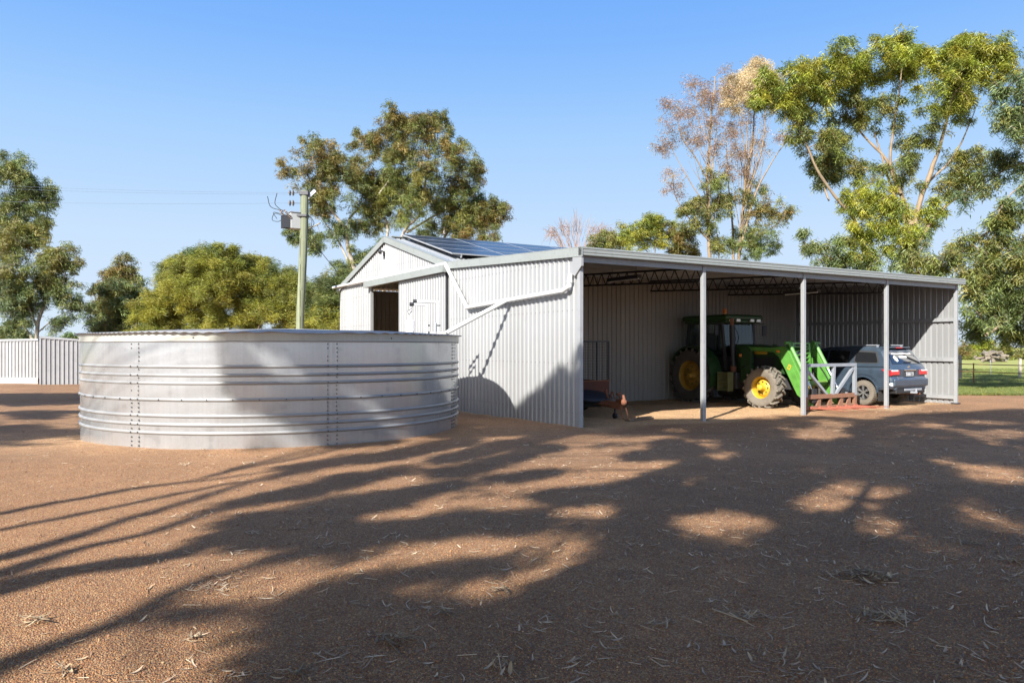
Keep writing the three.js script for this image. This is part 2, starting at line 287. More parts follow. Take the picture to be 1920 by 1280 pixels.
// far gable, back wall, inner wall, right end wall
sheets('wall_sheet', uPlane(LEN, 1), LV, GV, sink, (s) => roofH(s) - 0.03, M.wall);
sheets('wall_sheet', (s, t, o) => [s, t, -GV - o], 0, LEN, sink, () => 4.17, M.wall);
sheets('wall_sheet', (s, t, o) => [s, t, -LV + 0.25 + o], 0.02, LEN - 0.002, sink, () => 4.16, M.innerShaded);
sheets('wall_sheet', uPlane(LEN, 1), 0.05, LV + 0.02, sink, (s) => roofH(s) - 0.02, M.wall);
for (const h of [0.2, 1.4, 2.68]) new MB().box(LEN - 0.045, h, -(LV - 0.3) / 2, 0.06, 0.1, LV - 0.45).box(LEN - 0.07, h + 0.045, -(LV - 0.3) / 2, 0.012, 0.03, LV - 0.46).build(shed, 'girt', M.post);
// roof
sheets('roof_sheet', (s, t, o) => [s, roofH(t) + 0.02 + o, -t], -0.06, LEN + 0.1, () => AV, () => GV + 0.12, M.roof);
sheets('roof_sheet', (s, t, o) => [s, roofH(t) + 0.02 + o, -t], -0.06, LEN + 0.1, () => LV - 0.02, () => AV, M.roof);
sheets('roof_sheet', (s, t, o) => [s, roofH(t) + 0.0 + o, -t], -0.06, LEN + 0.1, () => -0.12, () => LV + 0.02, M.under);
// barge cappings along the gable and lean-to edge
{
  const cap = (v0, v1, n) => { const b = new MB(), h0 = roofH(v0), h1 = roofH(v1); b.bar([-0.085, h0 - 0.03, -v0], [-0.085, h1 - 0.03, -v1], 0.03, 0.2); b.bar([0.02, h0 + 0.072, -v0], [0.02, h1 + 0.072, -v1], 0.24, 0.016); b.build(shed, 'barge_capping', M.fascia); };
  cap(-0.16, LV, 0); cap(LV, AV, 1); cap(AV, GV + 0.15, 2);
  new MB().bar([0.14, roofH(AV) + 0.075, -AV], [LEN + 0.1, roofH(AV) + 0.075, -AV], 0.3, 0.03).build(shed, 'ridge_capping', M.fascia);
  // gutter along the open front: a pressed profile with beads
  const pr = [[0.0, -0.17], [0.11, -0.17], [0.118, -0.15], [0.112, -0.12], [0.122, -0.1], [0.122, -0.04], [0.132, -0.025], [0.132, 0.0], [0.11, 0.012], [0.0, 0.012]];
  new MB().prism(pr.map(([a, b]) => [a + 0.03, b + 3.96]), -0.1, LEN + 0.18).build(shed, 'gutter', M.fascia);
}
{                                                            // roofing screws along the rails behind the sheets
  const list = [], g = new THREE.CylinderGeometry(0.011, 0.011, 0.012, 6); g.rotateZ(Math.PI / 2);
  for (let s = 0.096; s < GV; s += 0.19) for (const h of [0.35, 1.45, 2.62, 3.72, 4.6, 5.2]) { if (h > roofH(s) - 0.12 || (s > 6.4 && s < D1 && h < TRK + 0.2)) continue; list.push([new THREE.Matrix4().makeTranslation(-0.036, h, -s), CL(0.16, 0.15, 0.15)]); }
  scatter('screws', g, M.stone, list, null, null, shed);
}
// corner flashing, closing bracket and rain head at the near corner
new MB().box(-0.006, 1.83, -0.03, 0.085, 3.9, 0.1).build(shed, 'corner_flashing', M.post);
new MB().prism([[0.13, 3.78], [0.13, 3.56], [-0.12, 3.36], [-0.2, 3.4], [-0.2, 3.78]], -0.09, -0.035).build(shed, 'end_flashing', M.wall);
// posts
for (const k of [1, 2, 3, 4]) { const u = 3.69 * k; new MB().rbox(u - (k === 4 ? 0.03 : 0), 1.88, -0.05, 0.1, 4.0, 0.1, 0.008).build(shed, 'post', M.post); if (k === 4) new MB().box(u - 0.03, 0.02, -0.05, 0.2, 0.03, 0.2).build(shed, 'base_plate', M.steel); }
// purlins, eaves beam and open web trusses under the lean-to roof
new MB().box(LEN / 2, 3.74, -0.05, LEN, 0.16, 0.06).build(shed, 'eaves_beam', M.galv);
for (const v of [1.25, 2.5, 3.75, 5.0, 6.1]) new MB().box(LEN / 2, roofH(v) - 0.075, -v, LEN - 0.06, 0.13, 0.06).build(shed, 'purlin', M.galv);
for (const k of [0.03, 1, 2, 3]) {
  const u = 3.69 * k, b = new MB(), N = 16, v0 = 0.1, v1 = LV - 0.3, t = (v) => roofH(v) - 0.17, w = (v) => roofH(v) - 0.5;
  b.bar([u, t(v0), -v0], [u, t(v1), -v1], 0.05, 0.05); b.bar([u, w(v0), -v0], [u, w(v1), -v1], 0.05, 0.05);
  for (let i = 0; i < N; i++) { const a = mixv(v0, v1, i / N), c = mixv(v0, v1, (i + 0.5) / N), d = mixv(v0, v1, (i + 1) / N); b.bar([u, w(a), -a], [u, t(c), -c], 0.02); b.bar([u, t(c), -c], [u, w(d), -d], 0.02); }
  b.build(shed, 'roof_truss', M.truss);
}
// sliding door, its track cover and the dark doorway's frame
{
  const door = new THREE.Group(); door.name = 'sliding_door'; shed.add(door);
  sheets('door_sheet', uPlane(-0.1, -1), 6.6, D0, () => 0.06, () => TRK - 0.02, M.wall, door);
  new MB().box(-0.085, 2.02, -D0 + 0.02, 0.05, 3.95, 0.05).build(door, 'door_edge', M.post);
  new MB().box(-0.085, 2.02, -6.62, 0.05, 3.95, 0.04).build(door, 'door_edge', M.steel);
  new MB().box(-0.15, TRK + 0.1, -(6.5 + 13.3) / 2, 0.2, 0.21, 6.8).box(-0.25, TRK + 0.02, -(6.5 + 13.3) / 2, 0.012, 0.05, 6.8).build(shed, 'door_track', M.fascia);
}
// lamp bracket on the gable
new MB().tube([[-0.03, 5.12, -11.75], [-0.1, 5.17, -11.7], [-0.2, 5.17, -11.65]], 0.025).rod([-0.19, 5.19, -11.65], [-0.24, 5.1, -11.62], 0.04, 0.07).box(-0.04, 5.1, -11.75, 0.03, 0.16, 0.1).build(shed, 'gable_lamp', M.steel);
// rain pipes
new MB().bent([[-0.14, 4.28, -17.3], [-0.14, 4.235, -6.55], [-0.14, 2.9, -5.16]], 0.055).build(shed, 'rain_pipe', M.pvc);
new MB().bent([[-0.14, 2.9, -5.16], [-0.14, 3.06, -0.5], [-0.12, 3.14, -0.28], [-0.1, 3.42, -0.26]], 0.055).rod([-0.12, 3.22, -0.27], [-0.11, 3.28, -0.265], 0.068).build(shed, 'rain_pipe', M.pvc);
for (const v of [1.2, 2.2, 3.6, 4.6, 8, 11, 14]) new MB().box(-0.07, v < 6 ? 3.06 - 0.034 * (v - 0.5) : 4.24, -v, 0.08, 0.14, 0.03).build(shed, 'pipe_bracket', M.pvc);
{                                                            // the pipe that runs down to the tank, in shed axes
  const inv = new THREE.Matrix4().makeRotationY(-SHED_TURN), q = V(-1.75, 2.1, -18.7).sub(V(SC[0], 0, -SC[1])).applyMatrix4(inv);
  new MB().rod([-0.15, 2.98, -2.95], [q.x, q.y, q.z], 0.055, 0.055, 14).geo(new THREE.SphereGeometry(0.062, 12, 8), new THREE.Matrix4().setPosition(-0.15, 2.98, -2.95)).build(shed, 'tank_pipe', M.pvc);
}
// torn translucent sheet hanging inside is left to light; strip lights hang from the roof
for (const [u, v, h, lab] of [[3.15, 2.41, 3.6, 'long dark strip light hanging under the lean-to roof near the left bay'], [10.15, 2.3, 3.5, 'thin strip light hanging under the lean-to roof above the tractor loader']]) {
  const o = thing('strip_light', lab, 'strip light', S(u, h, v), SHED_TURN);
  new MB().rbox(0, 0.045, 0, 0.16, 0.09, 1.28, 0.015).build(o, 'housing', M.steel);
  new MB().rod([0, -0.015, -0.6], [0, -0.015, 0.6], 0.018).build(o, 'tube', M.white);
  for (const z of [-0.5, 0.5]) new MB().rod([0, 0.09, z], [0, roofH(v) - h - 0.02, z], 0.006).build(o, 'hanger', M.steel);
}
// solar panels on the slope that faces right-hand of the gable
{
  seed = 21;
  const cellTex = tex(512, 1, (u, v) => { const a = Math.abs(((u * 12) % 1) - 0.5), b = Math.abs(((v * 6) % 1) - 0.5), line = Math.max(sm(0.47, 0.5, a), sm(0.47, 0.5, b)); const k = 0.9 + 0.3 * hash(Math.floor(u * 12), Math.floor(v * 6), 5); return [mixv(0.010 * k, 0.10, line * 0.2), mixv(0.014 * k, 0.11, line * 0.2), mixv(0.026 * k, 0.13, line * 0.2)]; });
  cellTex.repeat.set(1, 1);
  const cellM = phy(1, 1, 1, 0.22, 0, { map: cellTex });
  const w = 2.08, l = 1.04, slope = Math.atan2(5.62 - 4.22, AV - LV), rowsN = ['lowest row', 'second row up', 'third row up', 'row at the ridge'], colN = ['at the gable end', 'second from the gable end', 'third from the gable end', 'farthest from the gable end'];
  const face = new THREE.BoxGeometry(w - 0.045, 0.012, l - 0.045), frame = (() => { const b = new MB(); for (const s of [-1, 1]) { b.box(0, 0, s * (l / 2 - 0.014), w - 0.006, 0.04, 0.02); b.box(s * (w / 2 - 0.014), 0, 0, 0.02, 0.04, l - 0.05); } return boxUV(mergeGeometries(b.l)); })();
  const rail = new THREE.BoxGeometry(0.04, 0.1, l);
  for (let r = 0; r < 4; r++) for (let c = 0; c < 4; c++) {
    const v = LV + 0.95 + (r + 0.5) * l * Math.cos(slope), u = 0.5 + w * (c + 0.5), p = S(u, roofH(v) + 0.2, v);
    const o = thing('solar_panel', `solar panel on the shed roof, ${rowsN[r]}, ${colN[c]}`, 'solar panel', p, SHED_TURN, 'solar panels on the shed roof');
    const t = new THREE.Group(); t.name = 'tilted_panel'; t.rotation.x = slope; o.add(t);
    add(t, 'glass_face', face, cellM).position.y = 0.012; add(t, 'frame', frame, M.post);
    for (const s of [-0.7, 0.7]) { const q = add(t, 'mount_rail', rail, M.post); q.position.set(s, -0.07, 0); }
  }
}

// ---------- the tank ----------
{
  seed = 31;
  const tank = thing('water_tank', 'wide round galvanised water tank with hoops beside the shed', 'water tank', V(TANK[0], 0, -TANK[1]), 0);
  const face = Math.atan2(-TANK[0], TANK[1]);                // local angle 0 looks at the camera: direction (sin a, cos a) with z to the viewer
  const dir = (a) => { const b = face - 0.0 + a; return [Math.sin(b), Math.cos(b)]; };
  const step = Math.PI * 2 / 7, a0 = 13.9 * Math.PI / 180;   // first seam right of the middle
  const curved = (a1, a2, y0, y1, r, n = 26) => { const pos = [], nor = [], uv = [], idx = []; for (let i = 0; i <= n; i++) { const a = mixv(a1, a2, i / n), [x, z] = dir(a); for (const y of [y0, y1]) { pos.push(x * r, y, z * r); nor.push(x, 0, z); uv.push(a * TR, y); } if (i < n) idx.push(2 * i, 2 * i + 2, 2 * i + 1, 2 * i + 1, 2 * i + 2, 2 * i + 3); } const g = new THREE.BufferGeometry(); g.setIndex(idx); g.setAttribute('position', new THREE.Float32BufferAttribute(pos, 3)); g.setAttribute('normal', new THREE.Float32BufferAttribute(nor, 3)); g.setAttribute('uv', new THREE.Float32BufferAttribute(uv, 2)); return g; };
  for (let k = 0; k < 7; k++) {
    const s = a0 + k * step;
    add(tank, 'tank_panel', curved(s - 0.045, s + step, -0.2, 0.895, TR + (k % 2 ? 0.003 : 0), 40), M.tank);
    add(tank, 'tank_panel', curved(s - 0.045, s + step, 0.875, 1.915, TR + 0.008 + (k % 2 ? 0.003 : 0), 40), M.tank);
  }
  add(tank, 'rim_band', curved(0, Math.PI * 2, 1.905, 2.06, TR + 0.03, 160), std(0.5, 0.5, 0.45, 0.5, 0.2, { map: T.tank }));
  const lip = new THREE.TorusGeometry(TR + 0.02, 0.014, 8, 180); lip.rotateX(Math.PI / 2); lip.translate(0, 1.908, 0); add(tank, 'rim_lip', lip, M.lid);
  for (const y of [0.3, 0.448, 0.6, 0.884, 1.172, 1.312, 1.462]) {                                           // half-round ribs pressed in the sheets
    const g = new THREE.TorusGeometry(TR - 0.004, 0.036, 10, 200); g.rotateX(Math.PI / 2); g.scale(1, 0.9, 1); g.translate(0, y, 0); add(tank, 'hoop', g, M.hoop);
  }
  const bolts = new MB(), bolt = (a, y, out = 0.012) => { const [x, z] = dir(a); bolts.geo(new THREE.CylinderGeometry(0.012, 0.014, 0.016, 6), new THREE.Matrix4().compose(V(x * (TR + out), y, z * (TR + out)), new THREE.Quaternion().setFromUnitVectors(V(0, 1, 0), V(x, 0, z)), V(1, 1, 1))); };
  const ribY = [0.3, 0.448, 0.6, 0.884, 1.172, 1.312, 1.462];
  for (let k = 0; k < 7; k++) {
    const s = a0 + k * step - 0.022;
    for (const d of [-0.021, 0.021]) for (let y = 0.06; y < 1.88; y += 0.075) { if (d < 0 && y > 0.95 && y < 1.85 && rnd() < 0.6) continue; if (ribY.some((r) => Math.abs(r - y) < 0.03)) continue; bolt(s + d + (d > 0 ? 0.002 * Math.sin(y * 5) : 0), y); }
    for (const y of ribY) { bolt(s - 0.021, y, 0.036); bolt(s + 0.021, y, 0.036); }
    for (let j = 1; j < 8; j++) bolt(a0 + (k + j / 8) * step, 0.884, 0.036);
    bolt(s + 0.3, 1.97, 0.034);
  }
  bolts.build(tank, 'bolts', M.steel, 'stuff');
  // lid: corrugated sheets, ridges running across the view, laid as a low hipped dome
  const R = TR + 0.1, pos = [], uv = [], idx = [];
  const [fx, fz] = dir(0.12), [gx, gz] = [fz, -fx];
  const rows = 320, cols = 36;
  for (let j = 0; j <= rows; j++) for (let i = 0; i <= cols; i++) {
    const d = -Math.cos(Math.PI * j / rows) * R, half = Math.sqrt(Math.max(0, R * R - d * d)), t = (i / cols * 2 - 1) * half, rad = Math.hypot(d, t) / R;
    const y = 2.06 + 0.13 * (1 - rad * rad) + 0.01 * Math.sin(d / 0.1 * Math.PI * 2 + 0.5) + 0.005 * Math.sin(t * 3 + d);
    pos.push(fx * d + gx * t, y, fz * d + gz * t); uv.push(t, d);
  }
  for (let j = 0; j < rows; j++) for (let i = 0; i < cols; i++) { const a = j * (cols + 1) + i; idx.push(a, a + cols + 1, a + 1, a + 1, a + cols + 1, a + cols + 2); }
  const g = new THREE.BufferGeometry(); g.setIndex(idx); g.setAttribute('position', new THREE.Float32BufferAttribute(pos, 3)); g.setAttribute('uv', new THREE.Float32BufferAttribute(uv, 2)); g.computeVertexNormals();
  add(tank, 'lid', g, M.lid);
  new MB().rbox(TR - 0.62, 2.15, -1.72, 0.5, 0.08, 0.35, 0.02).build(tank, 'hatch', M.lid);
}
// pipe work that stands on the lid
{
  const o = thing('standpipe', 'white plumbing pipes with black caps standing on the tank lid', 'pipes', V(-2.0, 2.1, -18.6), 0);
  new MB().bent([[0.16, 0, 0], [0.16, 0.82, 0], [-0.36, 0.84, 0.05]], 0.035).build(o, 'pipe', M.pvc);
  new MB().bent([[-0.1, 0, 0.12], [-0.1, 0.74, 0.12], [-0.42, 0.76, 0.16]], 0.028).build(o, 'pipe', M.pvc);
  new MB().rod([-0.36, 0.84, 0.05], [-0.45, 0.845, 0.06], 0.045).build(o, 'end_cap', M.black); new MB().rod([-0.42, 0.76, 0.16], [-0.52, 0.76, 0.18], 0.045).build(o, 'end_cap', M.black);
  for (const x of [0.11, -0.15]) { new MB().rod([x, 0, 0.06], [x, 0.32, 0.06], 0.02).build(o, 'stand', M.galv); new MB().rod([x + 0.04, 0.24, 0.1], [x + 0.12, 0.24, 0.1], 0.02).build(o, 'clamp', M.black); }
  new MB().rbox(-0.52, 0.22, 0.1, 0.2, 0.3, 0.2, 0.03).rod([-0.5, 0.36, 0.1], [-0.48, 0.74, 0.16], 0.02).rod([-0.56, 0.36, 0.1], [-0.54, 0.6, 0.1], 0.014).build(o, 'pump', M.white);
  new MB().tube([[-0.44, 0.74, 0.18], [-0.5, 0.62, 0.2], [-0.56, 0.6, 0.2], [-0.52, 0.5, 0.2], [-0.46, 0.62, 0.2]], 0.01, 6).build(o, 'cable', M.steel);
  new MB().rbox(-0.45, 0.03, 0.12, 0.5, 0.06, 0.3, 0.02).build(o, 'base_pad', M.galv);
}

// ---------- tractor: local z forward (towards the viewer), x along the shed front, origin under the rear axle ----------
function tractorWheel(parent, name, x, y, z, R, w, rimR, side, lugs, tm, steer = 0, lean = 0) {
  const o = new THREE.Group(); o.name = name; o.position.set(x, y, z); o.rotation.set(0, steer, lean); parent.add(o);
  const h = w / 2, prof = [[rimR, -h * 0.78], [rimR + 0.03, -h * 0.86], [R * 0.8, -h], [R * 0.92, -h * 0.96], [R - 0.035, -h * 0.8], [R - 0.015, 0], [R - 0.035, h * 0.8], [R * 0.92, h * 0.96], [R * 0.8, h], [rimR + 0.03, h * 0.86], [rimR, h * 0.78]];
  const b = new MB(), tyre = new THREE.LatheGeometry(prof.map((p) => new THREE.Vector2(p[0], p[1])), 56); tyre.rotateZ(Math.PI / 2); b.geo(tyre);
  const lh = 0.05 * R / 0.63;
  for (let k = 0; k < lugs; k++) for (const s of [-1, 1]) {   // chevron lugs from the middle out over the shoulder
    const a = (k + (s > 0 ? 0.5 : 0)) / lugs * Math.PI * 2, c = [], pts = [[0.01, 0, R + lh * 0.6], [0.5, 0.14, R + lh * 0.55], [0.86, 0.25, R + lh * 0.2], [1.01, 0.29, R * 0.93]];
    for (const [f, da, rad] of pts) { const q = a + da * 0.8; c.push([s * f * h, rad * Math.cos(q), rad * Math.sin(q)]); }
    for (let i = 0; i < 3; i++) b.bar(c[i], c[i + 1], lh * 0.95, lh * 1.2);
  }
  b.build(o, 'tyre', tm);
  const rim = new THREE.LatheGeometry([[rimR + 0.012, -h * 0.82], [rimR + 0.02, -h * 0.76], [rimR - 0.03, -h * 0.7], [rimR - 0.045, -h * 0.1], [rimR - 0.05, h * 0.1], [rimR - 0.03, h * 0.7], [rimR + 0.02, h * 0.76], [rimR + 0.012, h * 0.82]].map((p) => new THREE.Vector2(p[0], p[1])), 48); rim.rotateZ(Math.PI / 2);
  const d = side * h, dish = new THREE.LatheGeometry([[0, 0.2], [0.07, 0.2], [0.085, 0.17], [0.1, 0.02], [rimR * 0.5, -0.01], [rimR * 0.62, 0.03], [rimR * 0.8, -0.05], [rimR - 0.04, -0.07]].map(([r, q]) => new THREE.Vector2(r, q * 1.0)), 40);
  dish.rotateZ(side > 0 ? -Math.PI / 2 : Math.PI / 2); dish.translate(d * 0.25, 0, 0);
  const rb = new MB().geo(rim).geo(dish); rb.build(o, 'rim', name === 'rear_wheel' ? M.yellowShaded : M.yellow);
  const nb = new MB(); for (let k = 0; k < 8; k++) { const a = k / 8 * Math.PI * 2; nb.rod([d * 0.25, Math.cos(a) * rimR * 0.55, Math.sin(a) * rimR * 0.55], [d * 0.25 + side * 0.05, Math.cos(a) * rimR * 0.55, Math.sin(a) * rimR * 0.55], 0.018, 0.018, 6); }
  nb.build(o, 'wheel_bolts', M.steel, 'stuff');
  return o;
}
const TU = 9.25;
{
  const t = thing('tractor', 'green farm tractor with yellow wheels and front loader parked under the lean-to', 'tractor', S(TU, 0, 5.05), SHED_TURN);
  for (const s of [-1, 1]) { tractorWheel(t, 'rear_wheel', s * 0.98, 0.87, 0, 0.87, 0.5, 0.5, s, 19, M.tyre); tractorWheel(t, 'front_wheel', s * 0.98, 0.6, 2.92, 0.6, 0.44, 0.33, s, 17, s < 0 ? M.dustyTyre : M.tyre, 0.1, s * 0.03); }
  new MB().rbox(0, 0.85, 1.0, 0.5, 0.5, 2.4, 0.04).rbox(0, 0.8, 0.1, 0.7, 0.5, 0.7, 0.05).rod([-0.9, 0.87, 0], [0.9, 0.87, 0], 0.13).rbox(0, 0.72, 2.7, 0.42, 0.4, 1.3, 0.03).build(t, 'chassis', M.plastic);
  new MB().rbox(0, 0.6, 2.92, 1.5, 0.16, 0.18, 0.04).rod([-0.78, 0.6, 2.92], [-0.6, 0.6, 2.92], 0.16).rod([0.78, 0.6, 2.92], [0.6, 0.6, 2.92], 0.16).build(t, 'front_axle', M.green);
  // bonnet, sloping to the nose
  const hood = new MB().prism([[1.05, 1.08], [1.05, 1.9], [1.7, 1.9], [2.6, 1.82], [3.15, 1.66], [3.28, 1.4], [3.28, 0.98], [2.2, 1.0]], -0.4, 0.4, 0.06); hood.build(t, 'bonnet', M.greenShaded);
  new MB().rbox(0, 1.3, 3.27, 0.52, 0.5, 0.06, 0.02).box(-0.402, 1.35, 2.3, 0.02, 0.3, 1.0).box(0.402, 1.35, 2.3, 0.02, 0.3, 1.0).build(t, 'grille', M.plastic);
  for (const s of [-1, 1]) { new MB().rbox(s * 0.3, 1.6, 3.2, 0.18, 0.1, 0.08, 0.02).build(t, 'headlight', M.clear); new MB().box(s * 0.415, 1.63, 2.3, 0.012, 0.1, 0.5).build(t, 'side_stripe', M.yellow); }
  // cab: posts, roof, panes
  const post = (x, z, x2, z2, y0 = 1.05, y1 = 2.62) => new MB().bar([x, y0, z], [x2, y1, z2], 0.07, 0.09).build(t, 'cab_pillar', M.plastic);
  for (const s of [-1, 1]) { post(s * 0.66, 1.12, s * 0.72, 0.98); post(s * 0.78, 0.15, s * 0.76, 0.1); post(s * 0.72, -0.6, s * 0.7, -0.5, 1.3); }
  new MB().rbox(0, 2.76, 0.3, 1.72, 0.2, 2.05, 0.09).rbox(0, 2.64, 0.3, 1.6, 0.1, 1.9, 0.04).build(t, 'cab_roof', M.greenShaded);
  for (const s of [-1, 1]) { for (const q of [0.62, 0.32]) new MB().rbox(s * q, 2.67, 1.3, 0.17, 0.1, 0.07, 0.02).build(t, 'work_lamp', M.clear); }
  new MB().rod([-0.5, 2.86, 0.9], [-0.5, 2.93, 0.9], 0.06).rod([-0.5, 2.93, 0.9], [-0.5, 3.05, 0.9], 0.075, 0.06).build(t, 'beacon', M.orange);
  const pane = (a, b, c, d, n = 'pane') => { const g = new THREE.BufferGeometry(), o = V().crossVectors(b.clone().sub(a), c.clone().sub(a)).setLength(0.006), q = [a, b, c, d, a.clone().add(o), b.clone().add(o), c.clone().add(o), d.clone().add(o)], f = [0, 1, 2, 0, 2, 3]; g.setAttribute('position', new THREE.Float32BufferAttribute(f.flatMap((i) => q[i].toArray()), 3)); g.setAttribute('uv', new THREE.Float32BufferAttribute(new Float32Array(12), 2)); g.computeVertexNormals(); return add(t, n, g, M.glass); };
  pane(V(-0.62, 1.5, 1.12), V(0.62, 1.5, 1.12), V(0.68, 2.6, 1.0), V(-0.68, 2.6, 1.0), 'windscreen');
  pane(V(-0.62, 1.5, -0.62), V(0.62, 1.5, -0.62), V(0.64, 2.6, -0.52), V(-0.64, 2.6, -0.52), 'rear_window');
  for (const s of [-1, 1]) { pane(V(s * 0.68, 1.1, 1.08), V(s * 0.8, 1.1, 0.2), V(s * 0.77, 2.6, 0.14), V(s * 0.73, 2.6, 0.94), 'door_pane'); pane(V(s * 0.8, 1.5, 0.1), V(s * 0.74, 1.5, -0.56), V(s * 0.71, 2.6, -0.46), V(s * 0.77, 2.6, 0.06), 'side_pane'); }
  new MB().rbox(0, 1.28, 0.25, 1.36, 0.42, 1.6, 0.05).build(t, 'cab_floor', M.plastic);
  new MB().rbox(0, 1.62, 0.0, 0.5, 0.14, 0.5, 0.05).rbox(0, 1.95, -0.25, 0.5, 0.65, 0.14, 0.06).build(t, 'driver_seat', M.black);
  { const w = new THREE.TorusGeometry(0.19, 0.018, 8, 24); w.rotateX(-1.0); w.translate(0, 1.93, 0.6); new MB().geo(w).rod([0, 1.5, 0.85], [0, 1.92, 0.6], 0.03).rbox(0, 1.72, 0.86, 0.5, 0.3, 0.2, 0.05).build(t, 'steering_wheel', M.black); }
  for (const s of [-1, 1]) {
    const f = []; for (let k = 0; k <= 14; k++) { const a = mixv(-0.35, 2.6, k / 14); f.push([Math.cos(a) * 0.98, 0.87 + Math.sin(a) * 0.98]); } for (let k = 14; k >= 0; k--) { const a = mixv(-0.35, 2.6, k / 14); f.push([Math.cos(a) * 0.94, 0.87 + Math.sin(a) * 0.94]); }
    new MB().prism(f, Math.min(s * 0.7, s * 1.22), Math.max(s * 0.7, s * 1.22)).build(t, 'mudguard', M.greenShaded);
    new MB().rbox(s * 1.1, 2.35, 1.12, 0.16, 0.34, 0.05, 0.02).bar([s * 0.72, 2.55, 1.0], [s * 1.12, 2.58, 1.12], 0.025).build(t, 'mirror', M.black);
  }
  // steps and fuel tank, exhaust and air intake
  new MB().rbox(-0.62, 0.75, 1.35, 0.42, 0.55, 0.7, 0.05).build(t, 'fuel_tank', M.plastic);
  { const b = new MB(); for (const y of [0.45, 0.72, 0.98]) b.box(-0.95, y, 1.35, 0.24, 0.03, 0.42); for (const z of [1.14, 1.56]) b.box(-0.95, 0.72, z, 0.24, 0.6, 0.025); b.box(-0.84, 0.72, 1.35, 0.02, 0.56, 0.4); b.build(t, 'cab_steps', std(0.16, 0.17, 0.07, 0.8, 0, { map: T.dirt })); }
  new MB().rod([-0.66, 1.15, 1.42], [-0.66, 2.5, 1.36], 0.085).build(t, 'exhaust_stack', M.black);
  new MB().rod([-0.66, 2.5, 1.36], [-0.66, 2.72, 1.35], 0.06).rod([-0.66, 0.95, 1.42], [-0.66, 1.2, 1.42], 0.1).build(t, 'exhaust_pipe', M.rust);
  new MB().rbox(-0.68, 1.55, 1.75, 0.1, 0.09, 0.1, 0.02).build(t, 'indicator', M.orange);
  new MB().tube([[-0.62, 1.4, 1.6], [-0.7, 1.6, 1.75], [-0.6, 1.75, 1.95], [-0.5, 1.5, 2.2]], 0.02, 6).tube([[-0.6, 1.0, 1.6], [-0.72, 1.2, 1.9], [-0.6, 1.3, 2.2]], 0.02, 6).tube([[-0.3, 2.5, 1.12], [-0.1, 2.1, 1.12], [-0.45, 1.7, 1.2]], 0.012, 6).build(t, 'hoses', M.rubber);
  // loader: mast, two arms with knees, cylinders, guard frame
  const L = new THREE.Group(); L.name = 'front_loader'; t.add(L);
  const AX = 0.63;
  for (const s of [-1, 1]) {
    const x = s * AX;
    new MB().prism([[1.75, 0.7], [1.75, 1.75], [1.95, 1.9], [2.15, 1.75], [2.15, 0.7]], x - 0.07, x + 0.07, 0.01).build(L, 'mast', M.greenShaded);
    // arm: back leg, knee and front leg as one pressed plate box
    const arm = [[1.95, 1.7], [1.95, 1.82], [3.0, 1.79], [3.42, 1.84], [3.62, 1.62], [4.24, 0.5], [4.34, 0.14], [4.2, 0.08], [4.04, 0.3], [3.86, 0.42], [3.42, 1.18], [3.2, 1.52], [3.0, 1.66]];
    new MB().prism(arm, x - 0.065, x + 0.065, 0.012).build(L, 'loader_arm', M.green);
    const rid = [[3.52, 1.28], [3.6, 1.36], [4.06, 0.58], [3.98, 0.5]]; new MB().prism(rid, x + (s > 0 ? 0.066 : -0.074), x + (s > 0 ? 0.074 : -0.066)).build(L, 'pressed_panel', M.green);
    new MB().box(x + s * 0.076, 1.22, 3.6, 0.008, 0.15, 0.1, [0.45, 0, 0]).build(L, 'decal', M.yellow);
    new MB().box(x + s * 0.078, 1.22, 3.6, 0.012, 0.07, 0.05, [0.45, 0, 0]).build(L, 'decal_emblem', M.green);
    new MB().rod([x * 0.93, 1.93, 3.5], [x * 0.93, 1.2, 3.93], 0.055).rod([x * 0.93, 1.2, 3.93], [x * 0.93, 1.16, 3.955], 0.06).build(L, 'cylinder', std(0.11, 0.26, 0.07, 0.5, 0.0));
    new MB().rod([x * 0.93, 1.18, 3.94], [x * 0.93, 0.5, 4.33], 0.028).build(L, 'piston_rod', M.chrome);
    new MB().prism([[3.2, 1.5], [3.28, 1.75], [3.46, 2.0], [3.56, 1.96], [3.5, 1.78], [3.36, 1.55]], x - 0.11 * s - 0.02, x - 0.11 * s + 0.02).rod([x - 0.14, 1.93, 3.5], [x + 0.14, 1.93, 3.5], 0.045).rod([x - 0.1, 1.52, 3.3], [x + 0.1, 1.52, 3.3], 0.05).build(L, 'knee_bracket', M.green);
    new MB().rbox(x * 1.12, 1.68, 3.2, 0.06, 0.07, 0.1, 0.015).build(L, 'marker_lamp', M.orange);
    new MB().tube([[x * 0.8, 1.7, 3.3], [x * 0.8, 1.4, 3.6], [x * 0.85, 0.9, 3.95], [x * 0.8, 0.5, 4.15]], 0.014, 6, 20).build(L, 'hose', M.rubber);
    new MB().rbox(x, 0.42, 4.36, 0.2, 0.4, 0.14, 0.02).build(L, 'quick_coupler', M.black);
  }
  new MB().rod([-AX, 0.74, 3.86], [AX, 0.74, 3.86], 0.085, 0.085, 16).build(L, 'cross_tube', std(0.12, 0.22, 0.04, 0.5, 0, { map: T.dirt }));
  { const b = new MB(); for (const s of [-1, 1]) b.bar([s * 0.36, 0.85, 3.5], [s * 0.36, 1.93, 3.44], 0.06, 0.08); b.bar([-0.36, 1.92, 3.44], [0.36, 1.92, 3.44], 0.05); b.bar([-0.36, 1.82, 3.45], [0.36, 1.82, 3.45], 0.03); for (let k = 0; k < 6; k++) b.bar([-0.36, 1.02 + k * 0.13, 3.5], [0.36, 1.12 + k * 0.13, 3.49], 0.03); b.bar([-0.36, 0.87, 3.5], [0.36, 0.87, 3.5], 0.06); b.build(L, 'front_guard', M.green); }
